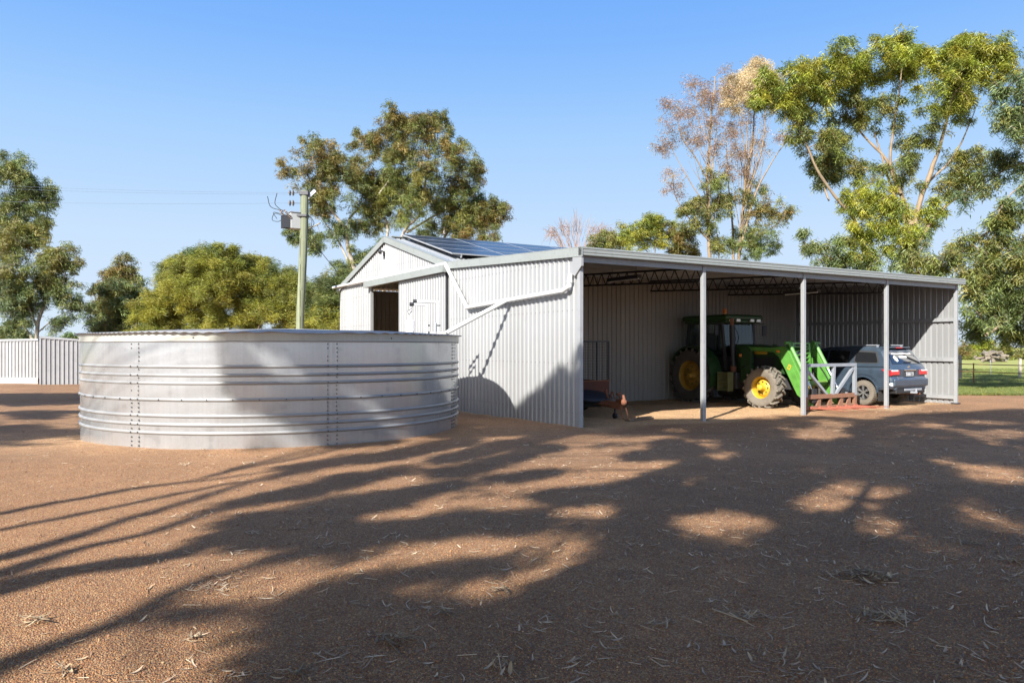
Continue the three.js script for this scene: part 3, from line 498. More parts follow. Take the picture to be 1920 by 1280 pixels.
  new MB().rbox(-0.18, 1.62, 3.38, 0.2, 0.16, 0.1, 0.02).rbox(-0.1, 1.38, 3.4, 0.16, 0.2, 0.08, 0.02).build(L, 'valve_block', M.galv);
}
// ---------- fork attachment on the loader ----------
{
  const forkRust = std(0.22, 0.14, 0.095, 0.9, 0, { map: T.rust }), W = 2.2, o = thing('fork_attachment', 'grey and rusty tined fork frame resting on the ground before the tractor loader', 'fork attachment', S(8.2, 0, 0.62), SHED_TURN);
  new MB().bar([0, 0.4, 0], [0.05, 1.3, 0], 0.09).build(o, 'upright', M.galv); new MB().bar([W, 0.4, 0], [W, 1.3, 0], 0.09).build(o, 'upright', M.galv);
  new MB().bar([1.18, 0.44, 0], [1.24, 1.27, 0], 0.085).build(o, 'upright', M.galv);
  new MB().bar([0, 1.29, 0], [W + 0.04, 1.29, 0], 0.09).build(o, 'top_rail', M.galv);
  new MB().bar([0.1, 1.12, 0.002], [0.95, 0.42, 0.002], 0.07).build(o, 'brace', M.galv); new MB().bar([2.12, 1.2, 0.002], [1.28, 0.42, 0.002], 0.075).build(o, 'brace', M.galv);
  new MB().bar([-0.05, 0.4, 0], [W + 0.05, 0.4, 0], 0.08, 0.12).build(o, 'middle_bar', forkRust);
  for (const x of [0, W]) new MB().bar([x, 0.02, 0], [x, 0.36, 0], 0.09).build(o, 'lower_leg', forkRust);
  new MB().bar([-0.05, 0.09, 0.02], [W + 0.05, 0.09, 0.02], 0.1, 0.1).build(o, 'bottom_bar', forkRust);
  for (const x of [0.55, 1.05, 1.55, 1.9]) new MB().prism([[x - 0.11, 0.13], [x + 0.03, 0.36], [x + 0.1, 0.34], [x + 0.09, 0.13]], -0.02, 0.02, 0, 'z').build(o, 'gusset', forkRust);
  for (let k = 0; k < 6; k++) { const x = 0.12 + k * (W - 0.24) / 5, q = (k % 2) * 0.06; new MB().rod([x, 0.09, 0.02], [x, 0.1, 0.7], 0.024, 0.02).rod([x, 0.1, 0.7], [x, 0.085 + q, 1.3], 0.02, 0.004).rod([x, 0.09, 0.05], [x, 0.09, 0.14], 0.045).build(o, 'tine', std(0.30, 0.12, 0.085, 0.8, 0, { map: T.rust })); }
}
// ---------- car: local z towards its tail (towards the viewer), x across, origin under the rear axle ----------
{
  const c = thing('parked_car', 'dusty dark blue wagon parked nose first under the right end of the lean-to', 'car', S(12.72, 0, 1.3), SHED_TURN);
  const HWd = 0.925;
  // lower body outline in (z, y), tail at z = +0.98, nose at -3.86
  const lower = [];
  lower.push([0.93, 0.52], [0.99, 0.6], [0.99, 0.82], [0.93, 0.9], [0.95, 1.12], [0.9, 1.2]);
  lower.push([-2.35, 1.17], [-2.6, 1.12], [-3.5, 1.02], [-3.8, 0.86], [-3.88, 0.6], [-3.8, 0.38], [-3.38, 0.36]);
  for (let k = 0; k <= 12; k++) { const q = Math.PI * k / 12; lower.push([-2.9 - Math.cos(q) * 0.47, 0.4 + Math.sin(q) * 0.47]); }
  lower.push([-2.42, 0.36], [-0.49, 0.38]);
  for (let k = 0; k <= 12; k++) { const q = Math.PI * k / 12; lower.push([-Math.cos(q) * 0.48, 0.4 + Math.sin(q) * 0.48]); }
  lower.push([0.5, 0.46]);
  new MB().prism(lower, -HWd, HWd, 0.1).build(c, 'body', M.carPaint);
  // greenhouse: tapers inwards to the roof
  const upper = [[0.92, 1.17], [0.84, 1.3], [0.56, 1.72], [0.36, 1.81], [-0.4, 1.85], [-1.3, 1.82], [-1.75, 1.74], [-2.45, 1.15]];
  const taper = (y) => mixv(1, 0.79, Math.max(0, (y - 1.17) / 0.68));
  { const b = new MB().prism(upper, -HWd + 0.015, HWd - 0.015, 0.085); const p = b.l[0].attributes.position; for (let i = 0; i < p.count; i++) p.setX(i, p.getX(i) * taper(p.getY(i))); b.l[0].computeVertexNormals(); b.build(c, 'cabin', M.carPaint); }
  const side = (pts, s, mat, name, lift = 0.006) => { const b = new MB().prism(pts, -0.004, 0.004); const p = b.l[0].attributes.position; for (let i = 0; i < p.count; i++) p.setX(i, s * ((HWd - 0.015) * taper(p.getY(i)) + lift + p.getX(i))); b.l[0].computeVertexNormals(); return b.build(c, name, mat); };
  for (const s of [-1, 1]) {
    side([[0.5, 1.34], [0.5, 1.4], [0.39, 1.64], [0.31, 1.68], [-0.26, 1.7], [-0.34, 1.64], [-0.36, 1.36], [-0.3, 1.3], [0.44, 1.3]], s, M.plastic, 'window_trim', 0.003);
    side([[0.46, 1.36], [0.34, 1.63], [-0.26, 1.66], [-0.31, 1.6], [-0.32, 1.38], [-0.26, 1.33], [0.42, 1.33]], s, M.darkGlass, 'quarter_window', 0.008);
    side([[-0.55, 1.26], [-0.55, 1.68], [-1.25, 1.71], [-1.3, 1.26]], s, M.darkGlass, 'door_window'); side([[-1.36, 1.26], [-1.32, 1.7], [-1.7, 1.64], [-2.2, 1.26]], s, M.darkGlass, 'door_window');
    side([[-0.43, 1.24], [-0.43, 1.66], [-0.45, 1.66], [-0.45, 1.24]], s, M.plastic, 'door_seam', 0.002);
    new MB().bar([s * 0.62, 1.865, 0.35], [s * 0.62, 1.885, -1.4], 0.035, 0.03).box(s * 0.62, 1.84, 0.3, 0.03, 0.06, 0.06).box(s * 0.62, 1.855, -1.3, 0.03, 0.06, 0.06).build(c, 'roof_rail', M.galv);
    // wraparound tail lamp, reflector, wheel arch lip
    new MB().prism([[0.62, 1.13], [0.95, 1.1], [0.955, 0.95], [0.86, 0.93], [0.8, 1.0]], s > 0 ? HWd - 0.02 : -HWd - 0.008, s > 0 ? HWd + 0.008 : -HWd + 0.02).rbox(s * 0.72, 1.03, 0.945, 0.36, 0.15, 0.05, 0.02).build(c, 'tail_lamp', M.red);
    new MB().rbox(s * 0.76, 1.085, 0.95, 0.3, 0.045, 0.05, 0.012).build(c, 'reversing_lamp', M.clear);
    new MB().rbox(s * 0.66, 0.67, 0.985, 0.17, 0.075, 0.04, 0.01).build(c, 'reflector', M.red);
    new MB().prism([[0.985, 0.62], [0.985, 0.72], [0.7, 0.7]], s > 0 ? HWd - 0.03 : -HWd - 0.004, s > 0 ? HWd + 0.004 : -HWd + 0.03).build(c, 'bumper_trim', M.clear);
    { const f = []; for (const r of [0.51, 0.475]) for (let k = 0; k <= 14; k++) { const q = Math.PI * (r > 0.5 ? k : 14 - k) / 14; f.push([-Math.cos(q) * r, 0.4 + Math.sin(q) * r]); } new MB().prism(f, s > 0 ? HWd - 0.03 : -HWd - 0.02, s > 0 ? HWd + 0.02 : -HWd + 0.03).build(c, 'arch_trim', M.carPaint); }
    new MB().box(s * 0.8, 0.3, 0.52, 0.24, 0.3, 0.02).build(c, 'mud_flap', M.rubber);
    new MB().rbox(s * 1.02, 1.27, -2.05, 0.2, 0.16, 0.1, 0.03).build(c, 'mirror', M.carPaint);
    new MB().rbox(s * 0.9, 0.34, -1.45, 0.14, 0.06, 1.8, 0.02).build(c, 'side_step', M.galv);
  }
  // tailgate: glass, handle bar, plate, badge
  const tilt = Math.atan2(0.28, 0.42), tg = (y0, y1, w0, w1, off, mat, name) => { const z = (y) => 0.84 - (y - 1.3) * 0.28 / 0.42 + off, b = new MB(); const s = new THREE.Shape([[-w0, 0], [w0, 0], [w1, y1 - y0], [-w1, y1 - y0]].map((p) => new THREE.Vector2(...p))); const g = new THREE.ExtrudeGeometry(s, { depth: 0.012, bevelEnabled: false }); g.applyMatrix4(new THREE.Matrix4().makeRotationX(-tilt)); g.translate(0, y0, z(y0)); return b.geo(g).build(c, name, mat); };
  tg(1.29, 1.71, 0.72, 0.6, 0.004, M.darkGlass, 'rear_window');
  new MB().rbox(0, 1.795, 0.47, 1.2, 0.05, 0.28, 0.02).build(c, 'roof_spoiler', M.carPaint); new MB().rbox(0, 1.785, 0.615, 0.32, 0.028, 0.02, 0.006).build(c, 'brake_lamp', M.red);
  tg(1.58, 1.615, 0.5, 0.48, 0.02, M.white, 'sticker_strip'); tg(1.47, 1.54, 0.18, 0.18, 0.02, M.white, 'sticker');
  { const s = new THREE.Shape([[-0.5, 0.02], [-0.44, -0.03], [-0.36, 0.0], [-0.34, 0.1], [-0.42, 0.2], [-0.52, 0.14]].map((p) => new THREE.Vector2(...p))), g = new THREE.ExtrudeGeometry(s, { depth: 0.004, bevelEnabled: false }); g.applyMatrix4(new THREE.Matrix4().makeRotationX(-tilt)); g.translate(0, 1.38, 0.84 - 0.08 * 0.667 + 0.03); new MB().geo(g).build(c, 'map_sticker', M.white); }
  new MB().rbox(0.06, 1.345, 0.845, 0.4, 0.02, 0.03, 0.006).build(c, 'wiper', M.black);
  new MB().rbox(0, 1.1, 0.965, 0.62, 0.05, 0.035, 0.012).build(c, 'handle_bar', M.chrome);
  new MB().rbox(0, 0.98, 0.942, 0.5, 0.2, 0.02, 0.01).build(c, 'plate_recess', M.plastic);
  {
    const cv = document.createElement('canvas'); cv.width = 256; cv.height = 96; const x = cv.getContext('2d'); x.fillStyle = '#222428'; x.fillRect(0, 0, 256, 96); x.strokeStyle = '#d8d8d8'; x.lineWidth = 6; x.strokeRect(8, 8, 240, 80); x.fillStyle = '#f0f0f0'; x.font = 'bold 72px sans-serif'; x.textAlign = 'center'; x.textBaseline = 'middle'; x.fillText('1MB 11', 128, 50);
    const t = new THREE.CanvasTexture(cv); t.colorSpace = THREE.SRGBColorSpace; const g = new THREE.BoxGeometry(0.38, 0.14, 0.008); g.translate(0, 0.98, 0.96); add(c, 'number_plate', g, std(1, 1, 1, 0.4, 0, { map: t }));
  }
  new MB().rod([0, 1.2, 0.915], [0, 1.2, 0.93], 0.045, 0.045, 16).build(c, 'badge', M.chrome); new MB().rbox(-0.48, 0.86, 0.955, 0.28, 0.03, 0.012, 0.004).build(c, 'name_badge', M.chrome);
  new MB().rbox(0, 0.72, 0.985, 1.76, 0.24, 0.1, 0.045).rbox(0, 0.56, 0.95, 1.6, 0.14, 0.1, 0.04).build(c, 'rear_bumper', M.carPaint);
  new MB().rbox(0.1, 0.5, 0.98, 0.9, 0.07, 0.08, 0.015).rbox(0, 0.42, 1.06, 0.07, 0.07, 0.26, 0.01).rod([0, 0.45, 1.16], [0, 0.54, 1.16], 0.025).build(c, 'tow_bar', M.galv);
  new MB().rbox(0, 0.5, -1.2, 1.5, 0.24, 4.4, 0.04).box(0, 0.62, 0, 1.4, 0.4, 0.8).box(0, 0.62, -2.9, 1.4, 0.4, 0.9).build(c, 'underbody', M.black); new MB().rod([-0.7, 0.38, 0], [0.7, 0.38, 0], 0.05).rod([0.5, 0.36, 0.4], [0.5, 0.36, 0.98], 0.035).build(c, 'rear_axle', M.rust);
  const wheel = (x, z, s) => {
    const o = new THREE.Group(); o.name = 'wheel'; o.position.set(x, 0.385, z); c.add(o);
    const R = 0.385, h = 0.13, t = new THREE.LatheGeometry([[0.225, -h * 0.9], [0.25, -h], [0.35, -h], [R - 0.012, -h * 0.82], [R, -h * 0.5], [R, h * 0.5], [R - 0.012, h * 0.82], [0.35, h], [0.25, h], [0.225, h * 0.9]].map((p) => new THREE.Vector2(...p)), 48); t.rotateZ(Math.PI / 2);
    const tb = new MB().geo(t); for (let k = 0; k < 36; k++) for (const q of [-1, 1]) { const a = (k + (q > 0 ? 0.5 : 0)) / 36 * Math.PI * 2; tb.bar([q * h * 0.55, Math.cos(a) * R, Math.sin(a) * R], [q * h * 0.98, Math.cos(a + 0.04) * (R - 0.02), Math.sin(a + 0.04) * (R - 0.02)], 0.035, 0.014); } tb.build(o, 'tyre', M.dustyTyre);
    const b = new MB(), rim = new THREE.LatheGeometry([[0.23, -h * 0.95], [0.215, -h * 0.8], [0.2, 0], [0.215, h * 0.8], [0.23, h * 0.95], [0.222, h * 0.96]].map((p) => new THREE.Vector2(...p)), 40); rim.rotateZ(Math.PI / 2); b.geo(rim);
    const e = s * h * 0.75; b.rod([e - s * 0.03, 0, 0], [e + s * 0.012, 0, 0], 0.055, 0.05, 16);
    for (let k = 0; k < 6; k++) for (const q of [-0.13, 0.13]) { const a = k / 6 * Math.PI * 2; b.bar([e, Math.cos(a) * 0.045, Math.sin(a) * 0.045], [e + s * 0.01, Math.cos(a + q) * 0.215, Math.sin(a + q) * 0.215], 0.022, 0.03); }
    b.build(o, 'rim', std(0.2, 0.195, 0.185, 0.5, 0.5)); new MB().rod([e - s * 0.09, 0, 0], [e - s * 0.07, 0, 0], 0.2, 0.2, 24).build(o, 'brake_disc', M.black);
  };
  for (const s of [-1, 1]) { wheel(s * 0.8, 0, s); wheel(s * 0.8, -2.9, s); }
}
// ---------- trailer behind the corner post: local z towards its coupling ----------
{
  const t = thing('caged_trailer', 'rusty trailer with mesh cage and drawbar behind the near corner post', 'trailer', S(2.2, 0, 2.85), SHED_TURN);
  const W = 0.78;
  new MB().box(0, 0.72, 0, 2 * W, 0.34, 0.05).build(t, 'headboard', M.oldred); new MB().box(0, 0.905, 0.01, 2 * W + 0.04, 0.03, 0.08).build(t, 'top_rail', M.rust);
  for (const s of [-1, 1]) new MB().box(s * W, 0.72, -1.3, 0.04, 0.34, 2.6).build(t, 'side_board', M.oldred);
  new MB().box(0, 0.56, -1.3, 2 * W, 0.04, 2.6).build(t, 'bed', M.rust);
  for (const s of [-1, 0.5, 1]) new MB().bar([s * W, 0.9, 0], [s * W, 1.96, 0], 0.04).build(t, 'cage_post', M.steel);
  for (const s of [-1, 1]) new MB().bar([s * W, 0.9, -2.6], [s * W, 1.96, -2.6], 0.04).bar([s * W, 1.96, -2.6], [s * W, 1.96, 0], 0.035).build(t, 'cage_side', M.steel);
  new MB().bar([-W, 1.96, 0], [W, 1.96, 0], 0.035).build(t, 'cage_rail', M.steel);
  { const b = new MB(); for (let k = 1; k < 20; k++) b.bar([-W + k * W / 10, 0.92, 0], [-W + k * W / 10, 1.95, 0], 0.006); for (let k = 1; k < 14; k++) b.bar([-W, 0.92 + k * 0.074, 0.004], [W, 0.92 + k * 0.074, 0.004], 0.006); b.build(t, 'mesh_panel', M.steel, 'stuff'); }
  for (const s of [-1, 1]) {
    const o = new THREE.Group(); o.name = 'wheel'; o.position.set(s * (W + 0.02), 0.32, -1.2); t.add(o);
    const g = new THREE.TorusGeometry(0.23, 0.085, 12, 32); g.rotateY(Math.PI / 2); add(o, 'tyre', g, M.rubber); new MB().rod([-0.06, 0, 0], [0.06, 0, 0], 0.17, 0.17, 20).build(o, 'rim', M.rust);
  }
  { const g = new THREE.TorusGeometry(0.27, 0.1, 12, 36); g.rotateX(Math.PI / 2 - 0.08); g.translate(-0.12, 0.34, 0.34); add(t, 'spare_tyre', g, M.rubber); }
  new MB().geo(new THREE.SphereGeometry(0.5, 24, 12), new THREE.Matrix4().compose(V(-0.1, 0.52, 0.42), new THREE.Quaternion().setFromEuler(new THREE.Euler(0.18, 0, 0)), V(1.15, 0.28, 1.0))).build(t, 'tarpaulin_bundle', std(0.018, 0.022, 0.035, 0.6));
  for (const s of [-1, 1]) new MB().bar([s * 0.55, 0.45, -0.1], [s * 0.05, 0.38, 1.15], 0.05, 0.09).build(t, 'drawbar', M.rust);
  new MB().bar([0, 0.38, 0.75], [0, 0.34, 1.5], 0.12, 0.17).build(t, 'drawbar_head', std(0.30, 0.16, 0.09, 0.8, 0, { map: T.rust }));
  new MB().rbox(0, 0.46, 1.45, 0.12, 0.12, 0.26, 0.04).geo(new THREE.SphereGeometry(0.085, 14, 10), new THREE.Matrix4().setPosition(0, 0.44, 1.6)).bar([0, 0.5, 1.5], [0.02, 0.66, 1.34], 0.035).rod([-0.05, 0.62, 1.4], [0.07, 0.66, 1.4], 0.035).rod([0, 0.5, 1.62], [0, 0.62, 1.58], 0.04, 0.03).build(t, 'coupling', M.rust);
  new MB().tube([[0.04, 0.5, 1.2], [0.02, 0.68, 1.12], [0, 0.5, 1.05]], 0.02, 8).rod([-0.02, 0.5, 1.0], [-0.04, 0.72, 0.92], 0.03, 0.04).build(t, 'brake_lever', M.rust);
  { const b = new MB(), ch = (p) => { const c = new THREE.CatmullRomCurve3(p.map((q) => V(...q))); for (let k = 0; k < 18; k++) { const q = c.getPoint(k / 18), g = new THREE.TorusGeometry(0.016, 0.005, 5, 8); g.rotateY(k % 2 ? 0 : Math.PI / 2); b.geo(g, new THREE.Matrix4().setPosition(q)); } }; ch([[0.06, 0.4, 1.56], [0.1, 0.2, 1.6], [0.12, 0.05, 1.66], [0.2, 0.02, 1.75]]); ch([[-0.06, 0.4, 1.5], [-0.05, 0.22, 1.56], [-0.02, 0.05, 1.62], [0.1, 0.02, 1.68]]); b.build(t, 'safety_chain', M.rust, 'stuff'); }
  new MB().rod([0, 0.38, 1.25], [0, 0.1, 1.25], 0.025).rod([-0.03, 0.08, 1.25], [0.03, 0.08, 1.25], 0.07, 0.07, 18).build(t, 'jockey_wheel', M.black);
  new MB().tube([[0.05, 0.4, 1.62], [0.25, 0.3, 1.62], [0.55, 0.05, 1.5], [0.9, 0.015, 1.45]], 0.005, 6).build(t, 'cable', M.rubber);
}
{
  const o = thing('wooden_plank', 'short weathered plank lying on the ground under the trailer coupling', 'plank', S(2.45, 0.02, 0.95), SHED_TURN + 0.2);
  new MB().rbox(0, 0.02, 0, 0.95, 0.045, 0.16, 0.008).build(o, 'board', M.wood); new MB().rbox(0.15, 0.058, 0.03, 0.5, 0.03, 0.09, 0.008).build(o, 'offcut', M.wood);
}

// ---------- power pole and wires ----------
{
  const Z = 29, top = P(571, 360, Z), bx = (562 - HX) / F * Z, o = thing('utility_pole', 'greenish timber power pole with grey transformer behind the water tank', 'power pole', V(bx, 0, -Z));
  const L = (px, py, dz = 0) => { const p = P(px, py, Z + dz); return [p.x - bx, p.y, p.z + Z]; };
  new MB().tube([[0, -0.3, 0], L(562, 615), L(566, 520), L(569, 450), L(571, 358)], 0.155, 16, 30).geo(new THREE.CylinderGeometry(0.15, 0.155, 0.05, 16), new THREE.Matrix4().setPosition(...L(571, 358.5))).build(o, 'pole', M.pole);
  const tr = new THREE.Group(); tr.name = 'transformer'; tr.position.set(...L(552, 415)); tr.rotation.set(0, 0.55, 0); tr.scale.setScalar(0.86); o.add(tr);
  new MB().rbox(0, 0, 0.05, 0.5, 0.72, 0.46, 0.03).build(tr, 'tank_box', std(0.33, 0.335, 0.32, 0.5, 0.1)); new MB().rbox(0, 0.38, 0.05, 0.56, 0.05, 0.54, 0.015).build(tr, 'lid', M.galv);
  { const b = new MB(); for (let k = 0; k < 7; k++) b.box(-0.4, -0.06, -0.14 + k * 0.065, 0.34, 0.56, 0.02); b.build(tr, 'cooling_fins', M.steel); }
  for (const [x, z] of [[-0.34, 0.25], [-0.5, 0.1]]) { const b = new MB(); b.rod([x + 0.1, 0.1, z], [x - 0.22, 0.42, z + 0.1], 0.03); for (let k = 0; k < 6; k++) { const f = k / 6; b.rod([x + 0.1 - 0.3 * f, 0.1 + 0.3 * f, z + 0.1 * f], [x + 0.08 - 0.3 * f, 0.12 + 0.3 * f, z + 0.1 * f], 0.075, 0.05, 12); } b.build(tr, 'bushing', std(0.22, 0.17, 0.14, 0.3)); }
  const wire = new MB();
  wire.tube([L(531, 405), L(515, 400), L(510, 412), L(522, 415), L(532, 408)], 0.012, 6, 24).tube([L(533, 395), L(508, 388), L(501, 368)], 0.014, 6, 16).tube([L(531, 397), L(520, 388), L(515, 380), L(519, 362)], 0.014, 6, 16).tube([L(531, 402), L(512, 398), L(519, 410)], 0.012, 6, 16);
  wire.tube([L(577, 402), L(586, 412), L(588, 420), L(580, 432), L(576, 438)], 0.014, 6, 20).tube([L(577, 405), L(584, 410), L(583, 425), L(577, 436)], 0.012, 6, 20);
  wire.build(o, 'lead_wires', M.rubber);
  new MB().bar(L(576, 371), L(591, 357), 0.09, 0.12).build(o, 'brace_arm', M.galv); new MB().rbox(...L(571, 363), 0.36, 0.16, 0.34, 0.02).build(o, 'pole_cap_bracket', M.steel);
  new MB().rbox(...L(567, 405), 0.42, 0.1, 0.4, 0.02).rod(L(552, 398), L(566, 404), 0.03).build(o, 'transformer_bracket', M.steel);
  for (const [y0, n] of [[361.5, 0], [380.5, 1]]) for (const x of [543.5, 549.5]) { const p = L(x, y0), b = new MB(); b.rod([p[0] - 0.05, p[1], p[2]], [p[0] + 0.04, p[1], p[2]], 0.02); b.rod([p[0] - 0.01, p[1], p[2]], [p[0] + 0.015, p[1], p[2]], 0.12, 0.1, 14); b.build(o, 'insulator', std(0.25, 0.2, 0.16, 0.3)); }
  for (const y0 of [361.5, 380.5]) new MB().rod(L(540, y0), L(571, y0 + 0.5), 0.012, 0.012, 6).build(o, 'strain_wire', M.steel);
  for (const [y, ye, lab] of [[361, 341, 'topmost thin power wire running left from the pole'], [364, 347, 'second power wire just under the topmost one'], [380.5, 373, 'lowest thin power wire running left from the pole']]) {
    const a = P(540, y, Z), e = P(-120, ye, Z + 6), pts = []; for (let k = 0; k <= 12; k++) { const t = k / 12, q = a.clone().lerp(e, t); q.y -= 0.35 * 4 * t * (1 - t) * 0.3; pts.push(q); }
    const w = new MB().tube(pts, 0.004, 5, 30); tag(w.build(scene, 'power_wire', std(0.1, 0.12, 0.16, 0.8)), lab, 'power wire');
  }
  { const w = new MB().tube([P(576, 440, Z), P(600, 470, Z + 0.5), P(632, 510, Z + 2)], 0.013, 5, 20); tag(w.build(scene, 'service_wire', M.steel), 'dark service wire sloping from the pole to the shed roof', 'service wire'); }
}

// ---------- corrugated fences on the left ----------
const fenceMat = std(0.29, 0.287, 0.287, 0.55, 0.1, { map: T.zinc });
function fenceRun(a, b, Za, Zb, label, tops, bottom, plinth) {
  const A = V((a - HX) / F * Za, 0, -Za), B = V((b - HX) / F * Zb, 0, -Zb), L = A.distanceTo(B), o = thing('corrugated_fence', label, 'fence', A, Math.atan2(-(B.z - A.z), B.x - A.x));
  const top = (s) => mixv(tops[0], tops[1], s / L);
  sheets('fence_sheet', (s, t, q) => [s, t, q], 0, L, () => bottom, top, fenceMat, o, 0.04);
  new MB().bar([0, tops[0] + 0.02, 0.01], [L, tops[1] + 0.02, 0.01], 0.09, 0.1).build(o, 'top_rail', M.post);
  if (plinth) new MB().box(L / 2, 0.13, 0.03, L, 0.32, 0.1).build(o, 'plinth', std(0.48, 0.46, 0.42, 0.8, 0, { map: T.dirt }));
  new MB().box(0.02, top(0) / 2, -0.04, 0.09, top(0), 0.08).box(L - 0.02, top(L) / 2, -0.04, 0.09, top(L), 0.08).build(o, 'end_post', M.post); return o;
}
fenceRun(-330, 72, 39, 37, 'pale corrugated iron fence on a low plinth at the left edge', [2.0, 2.16], 0.24, true);
fenceRun(74, 230, 36.2, 37.6, 'taller corrugated iron fence beside the water tank, left of it', [2.27, 1.98], -0.1, false);

// ---------- wire fence and posts on the paddock side ----------
{
  const A = G(1790, 719), B = G(2150, 738), o = thing('wire_fence', 'low rusty rail fence along the near side of the green paddock', 'fence', V(A[0], 0, -A[1]));
  const at = (f, y) => [(B[0] - A[0]) * f, y, -(B[1] - A[1]) * f];
  for (const y of [0.98, 0.62]) new MB().rod(at(-0.6, y), at(1, y), 0.022, 0.022, 8).build(o, 'rail', M.rust);
  new MB().rod(at(-0.6, 0.28), at(1, 0.28), 0.008, 0.008, 5).build(o, 'wire', M.steel);
  for (const px of [1812, 1874, 1950]) { const g = G(px, 724 + (px - 1812) * 0.05), f = (g[0] - A[0]) / (B[0] - A[0]); new MB().rod(at(f, -0.1), at(f, 1.04), 0.028, 0.028, 8).build(o, 'fence_post', M.rust); }
}
tag(new MB().rod([0, -0.2, 0], [0, 1.36, 0], 0.085, 0.08, 12).geo(new THREE.SphereGeometry(0.08, 12, 6), new THREE.Matrix4().makeScale(1, 0.3, 1).setPosition(0, 1.36, 0)).build(scene, 'fence_post', std(0.02, 0.022, 0.028, 0.9, 0, { map: T.bark })), 'thick dark timber post beside the right end of the shed', 'post').position.set(G(1801, 712)[0], 0, -G(1801, 712)[1]);
{ const p = P(1913, 705, 44); tag(new MB().rod([0, -0.2, 0], [0.03, 1.15, 0], 0.1, 0.08, 10).rod([0.14, 0.5, 0], [-0.06, 1.1, 0], 0.03).build(scene, 'fence_post', std(0.42, 0.38, 0.33, 0.85, 0, { map: T.bark })), 'pale weathered timber post out in the paddock at the right edge', 'post').position.set(p.x, 0, p.z); }
{ const p = P(1858, 700, 48); tag(new MB().rod([0, -0.1, 0], [0, 1.0, 0], 0.022, 0.022, 8).build(scene, 'marker_stake', M.galv), 'thin white stake standing in the paddock', 'stake').position.set(p.x, 0, p.z); }

// ---------- log pile far out in the paddock ----------
{
  seed = 41; const p = P(1862, 680, 88), o = thing('log_pile', 'heap of bleached fallen logs and branches far across the paddock', 'log pile', V(p.x, 0, p.z)), m = std(0.2, 0.17, 0.135, 0.9, 0, { map: T.bark });
  for (let k = 0; k < 34; k++) { const a = rr(0, 3.2), l = rr(0.8, 2.4), x = gauss() * 1.4, y = rr(0.1, 1.0) * Math.max(0.2, 1 - Math.abs(x) / 3.2) * 1.4; new MB().rod([x - Math.cos(a) * l / 2, y + rr(-0.3, 0.3), Math.sin(a) * l / 2 + rr(-0.6, 0.6)], [x + Math.cos(a) * l / 2, y + rr(-0.2, 0.5), -Math.sin(a) * l / 2], rr(0.05, 0.2), rr(0.03, 0.12), 7).build(o, 'log', m); }
}

// ---------- trees ----------
function sprig(n, len, wid, size, droop, sd) {               // a twig end with n narrow leaves, each folded along its midrib
  seed = sd; const pos = [];
  for (let k = 0; k < n; k++) {
    const t = rnd(), a = rr(0, 6.28), base = V(gauss() * size * 0.6, gauss() * size * 0.5, gauss() * size * 0.6);
    const d = V(Math.cos(a), rr(-0.5, 0.7) - droop, Math.sin(a)).normalize(), s = V(-Math.sin(a), rr(-0.6, 0.6), Math.cos(a)).normalize(), l = len * rr(0.7, 1.25), w = wid * rr(0.7, 1.2);
    const mid = base.clone().addScaledVector(d, l * 0.42), tip = base.clone().addScaledVector(d, l); tip.y -= l * 0.12;
    const p = mid.clone().addScaledVector(s, w / 2), q = mid.clone().addScaledVector(s, -w / 2); p.y += w * 0.15; q.y += w * 0.15;
    for (const v of [base, p, tip, base, tip, q]) pos.push(v.x, v.y, v.z);
  }
  const g = new THREE.BufferGeometry(); g.setAttribute('position', new THREE.Float32BufferAttribute(pos, 3)); g.setAttribute('uv', new THREE.Float32BufferAttribute(new Float32Array(pos.length / 3 * 2), 2)); g.computeVertexNormals(); return g;
}
const leafM = phy(1, 1, 1, 0.55, 0, { transmission: 0.42, thickness: 0 });
const SP = { gum: sprig(15, 0.21, 0.042, 0.28, 0.6, 101), big: sprig(16, 0.2, 0.048, 0.3, 0.45, 102), wattle: sprig(24, 0.19, 0.019, 0.26, 0.1, 103), sparse: sprig(8, 0.13, 0.03, 0.3, 0.5, 104), far: sprig(14, 0.3, 0.12, 0.45, 0.2, 105) };
function limb(mb, pts, r0, r1, wob = 0.06) {                 // a tapered, slightly crooked limb
  const c = new THREE.CatmullRomCurve3(pts, false, 'catmullrom', 0.5), n = Math.max(5, Math.ceil(c.getLength() / 0.5)), N = r0 > 0.08 ? 10 : r0 > 0.03 ? 7 : 4, g = new THREE.TubeGeometry(c, n, 1, N), p = g.attributes.position;
  for (let i = 0; i <= n; i++) {
    const q = c.getPointAt(i / n), r = mixv(r0, r1, (i / n) ** 0.85) * (1 + 0.16 * gauss()), ox = gauss() * wob * r0 * (i > 0 && i < n ? 3 : 0), oy = gauss() * wob * r0 * (i > 0 && i < n ? 2 : 0);
    for (let j = 0; j <= N; j++) { const k = i * (N + 1) + j; p.setXYZ(k, q.x + (p.getX(k) - q.x) * r + ox, q.y + (p.getY(k) - q.y) * r + oy, q.z + (p.getZ(k) - q.z) * r); }
  }
  g.computeVertexNormals(); mb.geo(g); return c;
}
